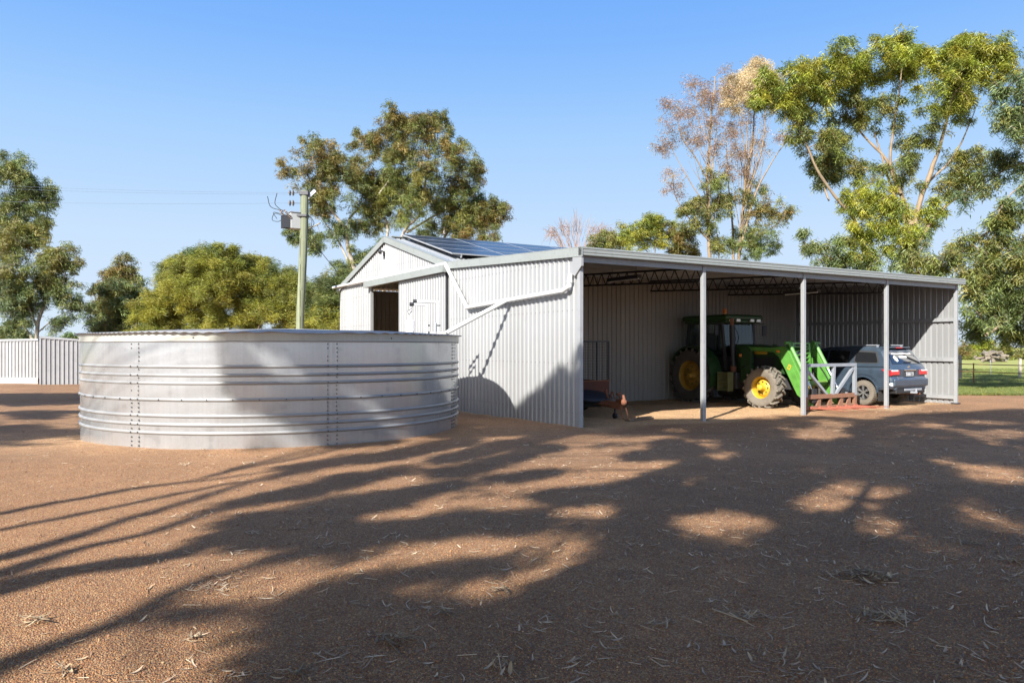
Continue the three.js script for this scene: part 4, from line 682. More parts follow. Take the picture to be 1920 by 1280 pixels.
const treeTone = { gum: [[0.177, 0.211, 0.039], [0.270, 0.259, 0.042], [0.125, 0.163, 0.042], [0.270, 0.213, 0.049]], lush: [[0.272, 0.318, 0.027], [0.362, 0.367, 0.030], [0.170, 0.221, 0.032], [0.431, 0.367, 0.044]], dark: [[0.139, 0.183, 0.046], [0.196, 0.237, 0.055], [0.103, 0.152, 0.046], [0.276, 0.260, 0.062]], blue: [[0.139, 0.196, 0.067], [0.198, 0.254, 0.067], [0.099, 0.156, 0.067], [0.275, 0.254, 0.059]], wattle: [[0.306, 0.319, 0.043], [0.394, 0.362, 0.043], [0.220, 0.256, 0.043], [0.371, 0.334, 0.054]], russet: [[0.195, 0.211, 0.040], [0.257, 0.193, 0.047], [0.136, 0.176, 0.040], [0.332, 0.211, 0.053]], dry: [[0.377, 0.238, 0.145], [0.426, 0.279, 0.178], [0.312, 0.197, 0.145], [0.459, 0.344, 0.170]], gold: [[0.622, 0.518, 0.312], [0.651, 0.562, 0.374], [0.562, 0.444, 0.250], [0.636, 0.533, 0.343]] };
const barkM = { cream: std(0.34, 0.30, 0.25, 0.8, 0, { map: T.bark }), tan: std(0.26, 0.195, 0.13, 0.85, 0, { map: T.bark }), grey: std(0.2, 0.17, 0.14, 0.9, 0, { map: T.bark }), pink: std(0.33, 0.23, 0.19, 0.85, 0, { map: T.bark }) };
// limbs: [radius at base, radius at tip, push away at the tip, x, y, x, y, ...]; clumps: [x, y, r, ...] in frame pixels at distance Z
function tree(sd, name, label, Z, foot, bark, limbs, sets, group) {
  seed = sd; const pm = Z / F, root = P(foot[0], HY, Z); root.y = 0;
  const o = thing(name, label, 'tree', root, 0, group), wood = new MB(), twigs = new MB(), tips = [];
  const loc = (x, y, dz = 0) => { const p = P(x, y, Z); p.sub(root); p.z -= dz; p.x *= 1; return p; };
  limbs.forEach((l, i) => {
    const [r0, r1, dz, ...q] = l.map((t, k) => k < 2 ? t * 0.7 : t), n = q.length / 2, pts = []; for (let k = 0; k < n; k++) pts.push(loc(q[2 * k], q[2 * k + 1], dz * (k / (n - 1 || 1)) ** 1.2));
    const c = limb(wood, pts, r0, r1); for (let k = 2; k <= 16; k++) tips.push([c.getPoint(k / 16), mixv(r0, r1, k / 16)]);
  });
  const all = {}, pool = sets.flatMap((q) => q[4]);
  for (const [tone, kind, dens, spread, list, base] of sets) {
    const T4 = treeTone[tone], out = all[kind] ||= [];
    const more = []; if (kind !== 'far' && kind !== 'sparse') for (let a = 0; a < list.length; a += 3) for (let b = 0; b < pool.length; b += 3) { if (list[a + 1] > pool[b + 1]) continue; const d = Math.hypot(list[a] - pool[b], list[a + 1] - pool[b + 1]), q = list[a + 2] + pool[b + 2]; if (d > q * 0.75 && d < q * 1.5 && rnd() < 0.7) { const t = rr(0.4, 0.6); more.push(mixv(list[a], pool[b], t) + gauss() * 4, mixv(list[a + 1], pool[b + 1], t) + gauss() * 4, q * rr(0.22, 0.36)); } }
     for (let k = 0; k < list.length; k += 3) { const R = list[k + 2]; more.push(list[k], list[k + 1], R); for (let q = 0; q < 4; q++) { const a = rr(0, 6.28), d = R * rr(0.8, 1.9); if (kind !== 'far') more.push(list[k] + Math.cos(a) * d, list[k + 1] + (Math.sin(a) * 0.8 + 0.15) * d, R * rr(0.28, 0.5)); } }
    for (let k = 0; k < more.length; k += 3) {
      const cy = sd === 204 && more[k + 1] < 150 ? 150 - (150 - more[k + 1]) * 0.76 : more[k + 1], r = more[k + 2] * pm, c = loc(more[k], cy);
      let best = null, bd = 1e9; for (const t of tips) { const d = Math.hypot(t[0].x - c.x, (t[0].y - c.y) * 0.8); if (d < bd) { bd = d; best = t; } }
      if (best) c.z = best[0].z + gauss() * r * 1.1; else c.z = gauss() * spread;
      if (best && bd > 0.15) { const m = best[0].clone().lerp(c, 0.35), m2 = best[0].clone().lerp(c, 0.7), w = bd * 0.13; m.add(V(gauss() * w, gauss() * w + r * 0.2, gauss() * w)); m2.add(V(gauss() * w, gauss() * w + r * 0.2, gauss() * w)); limb(bd > 1 ? wood : twigs, [best[0], m, m2, c], Math.min(0.024 + 0.008 * bd, best[1] * 0.8), 0.01); tips.push([c, 0.03]); }
      const m = Math.max(3, Math.round(4 + r * 7)), tint = rr(0.85, 1.15), fine = kind === 'wattle' ? 0.6 : kind === 'far' ? 0 : 1;
      for (let s = 0; s < m; s++) {                          // leafy branchlets that leave the clump's middle, rise and droop
        const d = V(gauss(), gauss() * 0.8 + 0.12, gauss()).normalize(), L = r * rr(0.6, 1.75), mid = c.clone().addScaledVector(d, L * 0.55).add(V(0, L * 0.12, 0)), end = c.clone().addScaledVector(d, L).add(V(0, -L * rr(0.05, 0.45) * fine, 0));
        if (rnd() < 0.55) limb(twigs, [c, mid, end], 0.012, 0.005, 0);
        const n = Math.max(1, Math.round(dens * 0.8 * (L + 0.08) * rr(0.5, 1.5))), tn = T4[Math.floor(rnd() * T4.length)], hb = rr(0.78, 1.22) * tint, bs = 0.12 + L * 0.16;
        for (let b = 0; b < n; b++) { const t = 1 - 0.75 * rnd() * rnd(), e = t < 0.55 ? c.clone().lerp(mid, t / 0.55) : mid.clone().lerp(end, (t - 0.55) / 0.45); e.add(V(gauss() * bs, gauss() * bs - bs * 0.3, gauss() * bs)); const f = hb * rr(0.75, 1.3), mx = T4[Math.floor(rnd() * 3)], w = 0.35; out.push([QM(e, [rr(-0.4, 0.4), rr(0, 6.28), rr(-0.4, 0.4)], rr(0.75, 1.3)), CL(mixv(tn[0], mx[0], w) * f, mixv(tn[1], mx[1], w) * f, mixv(tn[2], mx[2], w) * f)]); }
      }
    }
  }
  if (wood.l.length) wood.build(o, 'trunk', barkM[bark]); if (twigs.l.length) twigs.build(o, 'twigs', barkM[bark === 'cream' ? 'grey' : bark], 'stuff');
  for (const k in all) if (all[k].length) scatter('crown', SP[k], leafM, all[k], null, null, o);
  return o;
}
// the big gum behind the gable
tree(201, 'gum_tree', 'spreading gum tree with white limbs and russet green crown behind the shed gable', 48, [690, 560], 'cream', [
  [0.3, 0.1, -1, 690, 640, 676, 540, 655, 470, 650, 430, 620, 390, 597, 352], [0.13, 0.05, 1, 652, 436, 655, 405, 685, 372, 692, 330], [0.2, 0.05, 2, 690, 640, 660, 520, 632, 455, 606, 420, 585, 395],
  [0.26, 0.05, 1.5, 690, 640, 705, 500, 725, 430, 705, 370, 722, 310, 738, 262], [0.24, 0.05, -1.5, 690, 640, 735, 500, 762, 432, 790, 405, 802, 340, 812, 268], [0.12, 0.04, 1, 762, 436, 810, 405, 850, 380, 880, 345], [0.24, 0.04, 2, 700, 640, 780, 500, 832, 440, 852, 395, 905, 368], [0.1, 0.04, -1, 705, 372, 742, 320, 735, 300, 770, 262], [0.12, 0.04, 1, 832, 440, 838, 420, 880, 410, 925, 390], [0.07, 0.03, 2, 600, 418, 570, 425, 540, 424]],
  [['russet', 'gum', 13, 2, [600, 300, 32, 590, 345, 25, 625, 290, 22, 660, 310, 25, 690, 250, 22, 665, 245, 14, 720, 245, 24, 745, 240, 18, 775, 255, 22, 790, 240, 18, 815, 232, 20, 830, 255, 18, 835, 300, 24, 870, 310, 22, 885, 330, 20, 895, 300, 10, 600, 385, 14, 620, 370, 18, 945, 385, 12, 925, 385, 20, 900, 385, 22, 890, 425, 20, 916, 428, 14, 860, 440, 18]],
   ['gum', 'gum', 14, 2, [760, 300, 35, 732, 320, 32, 690, 330, 28, 650, 350, 26, 715, 350, 28, 770, 345, 30, 820, 350, 28, 860, 360, 25, 735, 385, 24, 780, 390, 24, 830, 400, 22, 870, 400, 24, 700, 395, 18, 680, 410, 16]],
   ['dark', 'gum', 11, 2, [625, 425, 16, 650, 430, 16, 720, 455, 15, 590, 445, 16, 575, 455, 12, 545, 430, 12, 560, 424, 11, 530, 420, 7, 538, 440, 6, 800, 440, 12, 690, 480, 20, 665, 492, 16, 645, 500, 12]]]);
function wands(sd, n, x0, y0, y1, l, r, up0, up1) {              // thin upright shoots from a stem
  seed = sd; const out = []; for (let k = 0; k < n; k++) { const y = rr(y0, y1), x = x0(y), e = rr(up0, up1), dx = rr(l, r); out.push([rr(0.03, 0.055), 0.008, gauss(), x, y, x + dx * 0.45, y - e * 0.35, x + dx * 0.8, y - e * 0.7, x + dx, y - e]); } return out;
}
// bare and browning gums over the lean-to
tree(202, 'gum_tree', 'tall thin gum with sparse dying brown leaves over the lean-to roof', 46, [1332, 560], 'tan', [
  [0.26, 0.05, 0.6, 1332, 660, 1331, 520, 1330, 430, 1329, 330, 1333, 280, 1338, 220, 1346, 138], [0.08, 0.02, -0.8, 1331, 345, 1305, 300, 1275, 260, 1262, 215], [0.06, 0.02, 1, 1330, 392, 1300, 345, 1270, 285, 1257, 248], [0.08, 0.02, -1, 1331, 452, 1290, 410, 1262, 370, 1254, 328], [0.06, 0.02, 1, 1334, 280, 1325, 215, 1312, 170, 1306, 138], [0.06, 0.02, 0.4, 1330, 430, 1350, 370, 1352, 330, 1350, 300], [0.05, 0.02, 0.4, 1345, 560, 1349, 470, 1342, 400, 1352, 390], ...wands(91, 22, (y) => 1332, 240, 400, -48, 34, 60, 120)],
  [['dry', 'sparse', 11, 1, [1306, 150, 20, 1340, 142, 20, 1320, 190, 24, 1345, 182, 18, 1300, 200, 18, 1262, 218, 22, 1254, 246, 20, 1272, 205, 16, 1285, 265, 16, 1250, 335, 18, 1262, 352, 12, 1330, 235, 20, 1310, 240, 16, 1352, 250, 18, 1245, 262, 12, 1346, 290, 14]],
   ['gum', 'gum', 9, 1, [1335, 350, 18, 1350, 325, 14, 1325, 378, 16, 1300, 402, 18, 1345, 392, 16, 1318, 420, 12, 1290, 392, 12, 1350, 470, 12, 1338, 440, 10]]]);
tree(203, 'gum_tree', 'multi stemmed gum with a bright golden dead top behind the lean-to roof', 47, [1386, 560], 'tan', [
  [0.24, 0.05, 0.8, 1386, 660, 1385, 520, 1392, 430, 1402, 350, 1415, 270, 1421, 200, 1426, 140], [0.14, 0.03, -1.2, 1388, 470, 1412, 370, 1440, 310, 1466, 268], [0.18, 0.03, 1, 1384, 660, 1378, 520, 1378, 430, 1372, 340, 1370, 240], [0.1, 0.03, -0.6, 1396, 375, 1398, 260, 1401, 190], [0.1, 0.03, 0.5, 1400, 370, 1430, 280, 1440, 200, 1446, 160], [0.05, 0.015, -1, 1398, 470, 1430, 440, 1455, 420, 1476, 398], [0.04, 0.012, 1, 1400, 470, 1450, 455, 1478, 442], ...wands(92, 26, (y) => 1390 + (430 - y) * 0.1, 300, 440, -28, 50, 90, 190)],
  [['gold', 'sparse', 34, 1, [1440, 132, 22, 1420, 147, 24, 1400, 162, 20, 1455, 150, 18, 1395, 185, 16, 1430, 170, 22, 1410, 130, 12, 1380, 176, 10, 1465, 165, 14, 1385, 152, 18, 1374, 172, 15, 1398, 134, 18, 1368, 196, 14, 1425, 116, 16, 1445, 118, 14]],
   ['dry', 'sparse', 11, 1, [1380, 200, 18, 1385, 260, 20, 1370, 300, 18, 1400, 285, 18, 1440, 262, 16, 1375, 235, 14, 1415, 225, 16, 1455, 270, 12, 1392, 330, 14, 1368, 330, 12]],
   ['russet', 'gum', 8, 1, [1430, 360, 20, 1442, 382, 14, 1412, 400, 14, 1380, 362, 12, 1360, 372, 12, 1452, 402, 10, 1470, 400, 7]],
   ['dark', 'gum', 9, 1, [1430, 440, 20, 1402, 462, 16, 1445, 458, 14, 1416, 470, 14, 1390, 440, 10, 1365, 455, 10]]]);
// the big bright gum on the right
tree(204, 'gum_tree', 'largest gum tree with bright yellow green crown and orange limbs behind the lean-to', 38, [1705, 560], 'tan', [
  [0.36, 0.2, 0, 1706, 660, 1704, 540, 1710, 470, 1714, 425], [0.2, 0.05, 1, 1714, 440, 1692, 360, 1672, 300, 1640, 260, 1615, 225, 1603, 196], [0.22, 0.05, -1, 1714, 430, 1725, 370, 1745, 310, 1760, 250, 1768, 200, 1792, 140], [0.2, 0.04, 1.5, 1708, 480, 1740, 432, 1775, 392, 1810, 366, 1845, 345, 1872, 300], [0.22, 0.05, -1.5, 1645, 660, 1636, 540, 1612, 462, 1590, 410, 1555, 375, 1520, 330, 1490, 272, 1468, 235], [0.12, 0.04, -0.8, 1690, 362, 1668, 320, 1668, 250, 1674, 200, 1676, 140], [0.12, 0.03, 1, 1716, 402, 1745, 342, 1790, 300, 1820, 258, 1852, 195], [0.14, 0.04, 0.6, 1702, 425, 1676, 352, 1664, 300, 1650, 240], [0.08, 0.03, 1, 1555, 376, 1548, 340, 1556, 290, 1580, 250], [0.08, 0.03, -1, 1492, 275, 1500, 230, 1530, 190, 1560, 140], [0.07, 0.03, 0.5, 1604, 200, 1600, 150, 1612, 110], [0.07, 0.03, 0.5, 1676, 150, 1690, 110, 1695, 80], [0.08, 0.03, -0.8, 1768, 200, 1810, 150, 1840, 105]],
  [['lush', 'big', 11, 2, [1430, 170, 26, 1450, 190, 30, 1480, 165, 24, 1510, 172, 26, 1400, 205, 12, 1470, 212, 22, 1520, 200, 22, 1540, 130, 26, 1570, 105, 28, 1600, 102, 26, 1640, 92, 26, 1665, 78, 18, 1690, 75, 24, 1700, 102, 26, 1650, 120, 24, 1680, 130, 22, 1580, 140, 26, 1540, 160, 20, 1720, 88, 16, 1760, 110, 26, 1790, 90, 28, 1820, 77, 26, 1850, 88, 20, 1860, 112, 22, 1830, 120, 26, 1868, 140, 16, 1780, 140, 22, 1810, 160, 22, 1750, 170, 18, 1740, 190, 20, 1770, 185, 22, 1800, 195, 18]],
   ['gum', 'big', 11, 2, [1830, 180, 18, 1610, 200, 22, 1590, 220, 20, 1640, 220, 22, 1670, 215, 18, 1620, 180, 18, 1480, 245, 20, 1510, 265, 22, 1540, 270, 22, 1560, 300, 20, 1580, 262, 18, 1600, 280, 24, 1620, 310, 18, 1720, 265, 22, 1738, 250, 18, 1690, 310, 20, 1700, 340, 16, 1650, 330, 16, 1800, 300, 18, 1820, 320, 20, 1850, 330, 16, 1790, 340, 14, 1840, 285, 18]],
   ['lush', 'big', 10.5, 2, [1600, 372, 20, 1640, 372, 22, 1620, 402, 20, 1660, 400, 16, 1580, 392, 12, 1630, 430, 24, 1660, 450, 22, 1610, 460, 20, 1590, 440, 16, 1690, 440, 16, 1740, 400, 16, 1762, 388, 14]],
   ['dark', 'big', 10, 2, [1560, 470, 20, 1545, 490, 14, 1510, 462, 10, 1505, 477, 8, 1500, 440, 5, 1650, 490, 18, 1600, 490, 16, 1690, 480, 14, 1575, 500, 16, 1560, 330, 14, 1530, 300, 14, 1735, 440, 14]]]);
// the tree at the right edge whose low limb reaches behind the shed end
tree(205, 'gum_tree', 'dark leaved gum at the right edge with a low limb behind the shed end', 31, [2060, 560], 'tan', [
  [0.4, 0.2, 0, 2060, 735, 2055, 600, 2030, 450, 1990, 300, 1960, 150], [0.16, 0.07, -2, 2056, 480, 1960, 530, 1899, 568, 1858, 591, 1827, 615, 1792, 629], [0.08, 0.03, 1, 2056, 560, 1960, 575, 1915, 578, 1880, 592, 1850, 600], [0.12, 0.04, 2, 2040, 470, 1930, 395, 1880, 425, 1840, 462, 1790, 500, 1752, 520], [0.08, 0.03, 1, 2030, 450, 1950, 440, 1905, 480, 1880, 520], [0.1, 0.03, 2, 1990, 300, 1930, 300, 1895, 330], [0.09, 0.03, -1, 1970, 220, 1925, 210, 1885, 205], [0.07, 0.02, 0, 1990, 300, 1900, 360, 1872, 400], [0.05, 0.02, 0, 1899, 568, 1890, 600, 1885, 640], [0.05, 0.02, 1, 1960, 150, 1930, 140, 1900, 160]],
  [['dark', 'big', 10, 1.5, [1800, 592, 16, 1820, 576, 20, 1850, 570, 20, 1880, 602, 20, 1862, 612, 20, 1890, 622, 13, 1855, 622, 10, 1912, 630, 12, 1830, 540, 22, 1870, 532, 26, 1900, 550, 22, 1920, 600, 20, 1805, 555, 14]],
   ['gum', 'big', 10, 1.5, [1790, 520, 24, 1760, 492, 22, 1775, 462, 18, 1800, 482, 22, 1830, 502, 24, 1860, 472, 22, 1890, 492, 24, 1910, 452, 24, 1840, 442, 16, 1880, 422, 18, 1905, 392, 18, 1920, 500, 24, 1760, 520, 14]],
   ['blue', 'big', 11, 1.5, [1890, 342, 20, 1910, 302, 20, 1895, 262, 18, 1910, 222, 20, 1882, 212, 16, 1900, 172, 18, 1915, 142, 16, 1872, 236, 12, 1950, 402, 36, 1960, 302, 38, 1950, 522, 36, 1960, 200, 36]]]);
// left side
tree(206, 'gum_tree', 'tall dark gum reaching in at the left edge above the iron fence', 45, [-90, 560], 'grey', [
  [0.36, 0.15, 0, -90, 705, -75, 560, -55, 480, -60, 420, -40, 330], [0.14, 0.04, 1, -58, 480, -15, 412, 30, 372, 66, 348], [0.12, 0.04, -1, -70, 530, 0, 482, 50, 448, 95, 428], [0.1, 0.04, 0.5, -60, 425, -20, 350, 12, 300], [0.08, 0.03, 1, -15, 412, 20, 410, 60, 385]],
  [['dark', 'gum', 10, 2, [10, 297, 18, 25, 322, 20, 45, 342, 16, 65, 345, 16, 80, 355, 8, 20, 360, 18, 45, 370, 18, 60, 385, 12, 5, 390, 20, 30, 402, 16, 5, 312, 16, -20, 350, 40, -40, 420, 40]],
   ['gum', 'gum', 12, 2, [15, 427, 24, 45, 440, 22, 75, 430, 20, 95, 437, 12, 60, 460, 20, 20, 465, 24, 103, 425, 7]]]);
tree(207, 'gum_tree', 'pale limbed gum behind the iron fence at the left', 42, [68, 640], 'cream', [
  [0.2, 0.06, 0, 66, 700, 68, 630, 72, 596, 86, 560, 96, 515, 105, 480], [0.12, 0.04, 1, 64, 640, 30, 602, 0, 573, -30, 540], [0.1, 0.04, -1, 70, 615, 56, 570, 48, 530, 40, 505], [0.06, 0.02, 0.5, 68, 625, 100, 596, 128, 580, 152, 574], [0.07, 0.03, 0, 86, 560, 115, 530, 125, 500]],
  [['gum', 'gum', 11, 1.5, [110, 472, 20, 125, 490, 16, 95, 482, 20, 60, 502, 22, 30, 520, 22, 100, 520, 20, 120, 530, 14, 70, 530, 20]],
   ['blue', 'gum', 10, 1.5, [10, 540, 22, 40, 550, 24, 50, 580, 18, 20, 580, 20, 130, 550, 12, 150, 578, 11, 140, 568, 10, 120, 600, 9, 105, 610, 11, 60, 560, 16, 92, 548, 16, 10, 602, 12, 45, 622, 9, 15, 625, 12]]]);
tree(208, 'gum_tree', 'bushy pointed gum standing left of the wattle thicket', 46, [225, 640], 'tan', [
  [0.14, 0.04, 0, 228, 690, 224, 606, 216, 585, 212, 545, 225, 500], [0.06, 0.02, 1, 216, 585, 190, 560, 172, 540], [0.06, 0.02, -1, 218, 590, 245, 560, 258, 540], [0.05, 0.02, 0.5, 224, 606, 195, 610, 180, 600]],
  [['russet', 'gum', 14, 1.2, [235, 490, 14, 230, 510, 18, 210, 522, 18, 180, 530, 16, 165, 545, 13, 190, 552, 20, 238, 530, 14]],
   ['blue', 'gum', 15, 1.2, [225, 548, 22, 250, 540, 18, 262, 556, 15, 240, 577, 20, 205, 582, 20, 180, 592, 15, 215, 605, 20, 250, 602, 16, 195, 620, 16, 230, 628, 18, 265, 592, 10, 175, 612, 12, 268, 622, 12]]]);
tree(209, 'wattle_tree', 'broad feathery yellow green wattle thicket behind the water tank', 40, [420, 640], 'grey', [
  [0.12, 0.03, 0, 400, 690, 395, 640, 360, 590, 330, 545], [0.14, 0.03, 1, 420, 690, 425, 630, 440, 570, 470, 510, 476, 470], [0.1, 0.03, -1, 415, 690, 405, 610, 380, 550, 372, 490], [0.12, 0.03, 0.5, 450, 690, 480, 620, 510, 570, 540, 535], [0.1, 0.02, -1, 430, 690, 410, 590, 410, 520, 405, 470], [0.08, 0.02, 1, 390, 690, 350, 630, 310, 590, 292, 560], [0.08, 0.02, 1, 460, 690, 500, 640, 535, 615]],
  [['wattle', 'wattle', 25, 2, [440, 500, 24, 452, 532, 24, 466, 482, 14, 414, 482, 14, 310, 520, 20, 340, 502, 24, 370, 492, 22, 400, 502, 26, 430, 492, 22, 460, 502, 24, 490, 512, 22, 520, 522, 20, 545, 528, 14, 300, 560, 24, 340, 550, 28, 380, 540, 28, 420, 545, 28, 460, 550, 28, 500, 555, 26, 540, 560, 20]],
   ['wattle', 'wattle', 24, 2, [285, 575, 20, 318, 540, 22, 356, 520, 24, 400, 522, 26, 445, 520, 26, 480, 532, 24, 530, 540, 22, 556, 552, 16, 556, 585, 18, 280, 600, 20, 282, 628, 20, 555, 620, 20, 300, 600, 26, 340, 595, 28, 390, 590, 28, 440, 595, 28, 490, 595, 26, 538, 602, 22, 320, 630, 24, 380, 630, 24, 440, 630, 24, 500, 630, 24]],
   ['blue', 'wattle', 7, 2, [360, 474, 12, 345, 480, 12, 392, 472, 12, 318, 494, 12, 450, 478, 10, 500, 492, 10, 296, 490, 8, 530, 505, 8, 285, 545, 10, 420, 468, 8, 474, 486, 8]]]);
tree(210, 'wattle_tree', 'darker feathery wattle between the power pole and the shed gable', 37, [620, 640], 'tan', [
  [0.1, 0.03, 0, 615, 690, 610, 620, 625, 570, 645, 530], [0.08, 0.03, 1, 612, 690, 600, 600, 590, 550], [0.06, 0.02, 0, 640, 640, 620, 590, 600, 570]],
  [['dark', 'wattle', 22, 1.5, [590, 542, 16, 610, 532, 18, 630, 526, 16, 600, 566, 20, 632, 560, 20, 652, 546, 14, 645, 524, 13, 576, 560, 12, 660, 530, 12]],
   ['wattle', 'wattle', 17, 1.5, [585, 592, 18, 615, 596, 22, 645, 592, 16, 600, 620, 20, 640, 620, 18, 570, 610, 14]]]);
// behind the lean-to roof, between the shed and the brown gums
tree(211, 'bare_tree', 'leafless twiggy tree rising over the shed roof right of the solar panels', 50, [1080, 520], 'pink', (() => {
  seed = 77; const l = []; for (let k = 0; k < 64; k++) { const x = rr(1022, 1158), b = mixv(1082, x, 0.35), y = mixv(392, 425, Math.abs(x - 1085) / 60) + rr(-4, 14); l.push([rr(0.035, 0.08), 0.011, gauss() * 1.5, mixv(1082, x, 0.1), 600, b + rr(-6, 6), 490, mixv(b, x, 0.6) + rr(-4, 4), 440, x, y]); for (let m = 0; m < 3; m++) l.push([0.018, 0.008, gauss(), mixv(b, x, 0.6 + 0.1 * m), 442 - 8 * m, x + rr(-12, 12), y + rr(0, 24)]); } return l; })(), []);
tree(212, 'bush', 'small round olive bush showing over the lean-to roof edge', 48, [1126, 520], 'grey', [[0.05, 0.02, 0, 1126, 660, 1126, 500, 1128, 450], [0.03, 0.015, 0, 1126, 500, 1142, 440]], [['gum', 'gum', 16, 0.6, [1130, 450, 14, 1117, 456, 10, 1141, 441, 8, 1124, 466, 12, 1136, 462, 10]]]);
tree(213, 'gum_tree', 'small yellowish gum showing over the middle of the lean-to roof', 48, [1225, 560], 'grey', [[0.1, 0.03, 0, 1226, 660, 1228, 480, 1234, 440, 1222, 412], [0.05, 0.02, 0.5, 1228, 485, 1200, 455, 1182, 430], [0.04, 0.02, -0.5, 1230, 470, 1215, 440, 1205, 425], [0.04, 0.02, 0.5, 1232, 460, 1246, 430]],
  [['lush', 'gum', 10, 1, [1220, 415, 13, 1200, 427, 14, 1182, 432, 14, 1166, 441, 12, 1162, 456, 11, 1186, 452, 14, 1213, 445, 14, 1225, 409, 8, 1240, 450, 9, 1236, 426, 9]]]);
tree(214, 'gum_tree', 'small drooping olive brown gum beside the thin dying gum', 49, [1275, 560], 'grey', [[0.09, 0.03, 0, 1272, 660, 1274, 490, 1270, 450, 1254, 424], [0.05, 0.02, 0, 1274, 490, 1290, 450], [0.03, 0.015, 0, 1276, 480, 1300, 468, 1306, 478]],
  [['russet', 'gum', 11, 1, [1250, 421, 10, 1275, 432, 14, 1290, 447, 15, 1280, 462, 16, 1260, 455, 12, 1295, 470, 11, 1266, 442, 10, 1270, 478, 10]]]);
// far side of the paddock
for (const [sd, x, y, r, tone, lab, Z] of [[221, 1812, 664, 17, 'russet', 'brownish far bush beside the shed end across the paddock', 108], [222, 1850, 655, 20, 'lush', 'rounded bright far tree above the log pile', 112], [223, 1884, 662, 18, 'gum', 'far green tree right of the log pile', 106], [224, 1912, 668, 14, 'russet', 'low far bush at the right edge of the paddock', 110], [225, 1770, 665, 18, 'gum', 'far tree mostly hidden by the end of the shed', 110], [226, 1950, 662, 20, 'lush', 'far tree beyond the right edge of the frame', 112]])
  tree(sd, 'far_tree', lab, Z, [x, 680], 'grey', [[0.2, 0.06, 0, x, 675, x + 1, 662, x - 1, y - 6], [0.1, 0.04, 1, x, 668, x + 9, y - 2], [0.1, 0.04, -1, x, 668, x - 9, y]], [[tone, 'far', 12, 2, [x, y - r * 0.4, r * 0.6, x - r * 0.7, y, r * 0.55, x + r * 0.7, y, r * 0.55, x, y + r * 0.4, r * 0.6, x - r * 0.5, y + r * 0.6, r * 0.5, x + r * 0.6, y + r * 0.6, r * 0.5, x - r * 1.1, y + r * 0.4, r * 0.4, x + r * 1.1, y + r * 0.5, r * 0.4]]]);
for (const [sd, x, y, r, lab] of [[231, 8, 622, 12, 'far olive tree low behind the left iron fence'], [232, 132, 632, 7, 'tiny far tree above the fence beside the water tank'], [233, 40, 628, 8, 'low far bush just over the top of the left fence']])
  tree(sd, 'far_tree', lab, 95, [x, 660], 'grey', [[0.12, 0.05, 0, x, 675, x, y]], [['blue', 'far', 12, 2, [x, y, r, x - r, y + r * 0.5, r * 0.7, x + r, y + r * 0.6, r * 0.7]]]);

// ---------- the trees the photographer stands under: their crowns cast the dappled shade ----------
// Where shade falls is read from the photograph on the ground (frame pixels); the leaves stand up the sun's rays from there.
const toPx = (x, Z) => [HX + F * x / Z, HY + F * EYE / Z];
const inPoly = (q, x, y) => { let c = false; for (let i = 0, j = q.length - 1; i < q.length; j = i++) if ((q[i][1] > y) !== (q[j][1] > y) && x < (q[j][0] - q[i][0]) * (y - q[i][1]) / (q[j][1] - q[i][1]) + q[i][0]) c = !c; return c; };
const shadePoly = [[1100, 795], [1240, 787], [1390, 786], [1440, 779], [1560, 779], [1610, 785], [1650, 785], [1715, 772], [1830, 770], [1930, 763], [2300, 752], [2800, 850], [2600, 1500], [480, 1500], [500, 1230], [545, 1130], [640, 1095], [720, 1120], [800, 1140], [900, 1135], [1000, 1085], [1110, 1025], [1140, 985], [1190, 962], [1180, 920], [1230, 880], [1240, 835], [1180, 815]];
const lit = [[1590, 932, 105, 22, -6], [1655, 985, 48, 20, 18], [1872, 886, 56, 17, 4], [1345, 968, 62, 17, -10], [1318, 992, 40, 14, 0], [1765, 1032, 34, 12, 0], [1862, 975, 56, 13, 8], [1545, 812, 30, 6, 5], [1860, 788, 36, 4, 0], [1900, 811, 30, 7, 3], [1350, 852, 34, 9, -6], [1330, 828, 26, 6, 0], [1265, 812, 30, 8, -4], [1240, 868, 36, 8, -6], [1560, 797, 20, 4, 0], [1268, 975, 40, 12, -12], [1810, 1160, 40, 14, 0], [1062, 1042, 88, 17, -38], [968, 1096, 58, 13, -28], [1080, 1000, 60, 16, -10], [700, 1040, 60, 10, -14], [1015, 905, 60, 6, -10], [1165, 838, 60, 7, -5], [1190, 822, 70, 5, -3], [1040, 858, 70, 5, -8], [1120, 870, 60, 6, -8], [960, 945, 50, 8, -10]];
const streaks = [[760, 1078, 900, 1058, 12], [880, 1068, 1000, 1038, 8], [820, 1120, 900, 1108, 8], [860, 858, 953, 833, 8], [950, 838, 1105, 802, 6], [860, 884, 939, 865, 9], [939, 865, 1020, 840, 7], [936, 897, 1046, 882, 8], [1046, 882, 1200, 855, 9], [908, 920, 978, 926, 7], [978, 926, 1060, 932, 8], [1060, 930, 1254, 905, 16], [640, 905, 760, 880, 9], [700, 862, 860, 828, 8], [640, 942, 745, 932, 16], [740, 985, 925, 968, 12], [640, 993, 745, 984, 9], [745, 930, 850, 905, 9], [640, 1042, 725, 1020, 8], [700, 1002, 880, 985, 8], [640, 1092, 757, 1072, 9], [757, 1072, 850, 1056, 8], [480, 985, 640, 960, 30], [480, 1005, 640, 1000, 12], [430, 1002, 560, 1010, 10], [880, 960, 1000, 962, 9], [980, 985, 1100, 975, 8], [560, 925, 660, 895, 10], [430, 945, 560, 915, 6], [550, 1035, 660, 1018, 8], [560, 880, 660, 858, 8]];
const groundPoly = [[-4.4, 13.2], [-2.8, 13.5], [-1.3, 15.0], [0.9, 15.7], [2.6, 16.2], [4.2, 18.4], [2.9, 18.6], [0.3, 18.9], [-0.9, 18.9], [-2.4, 17.6], [-3.6, 15.6]];
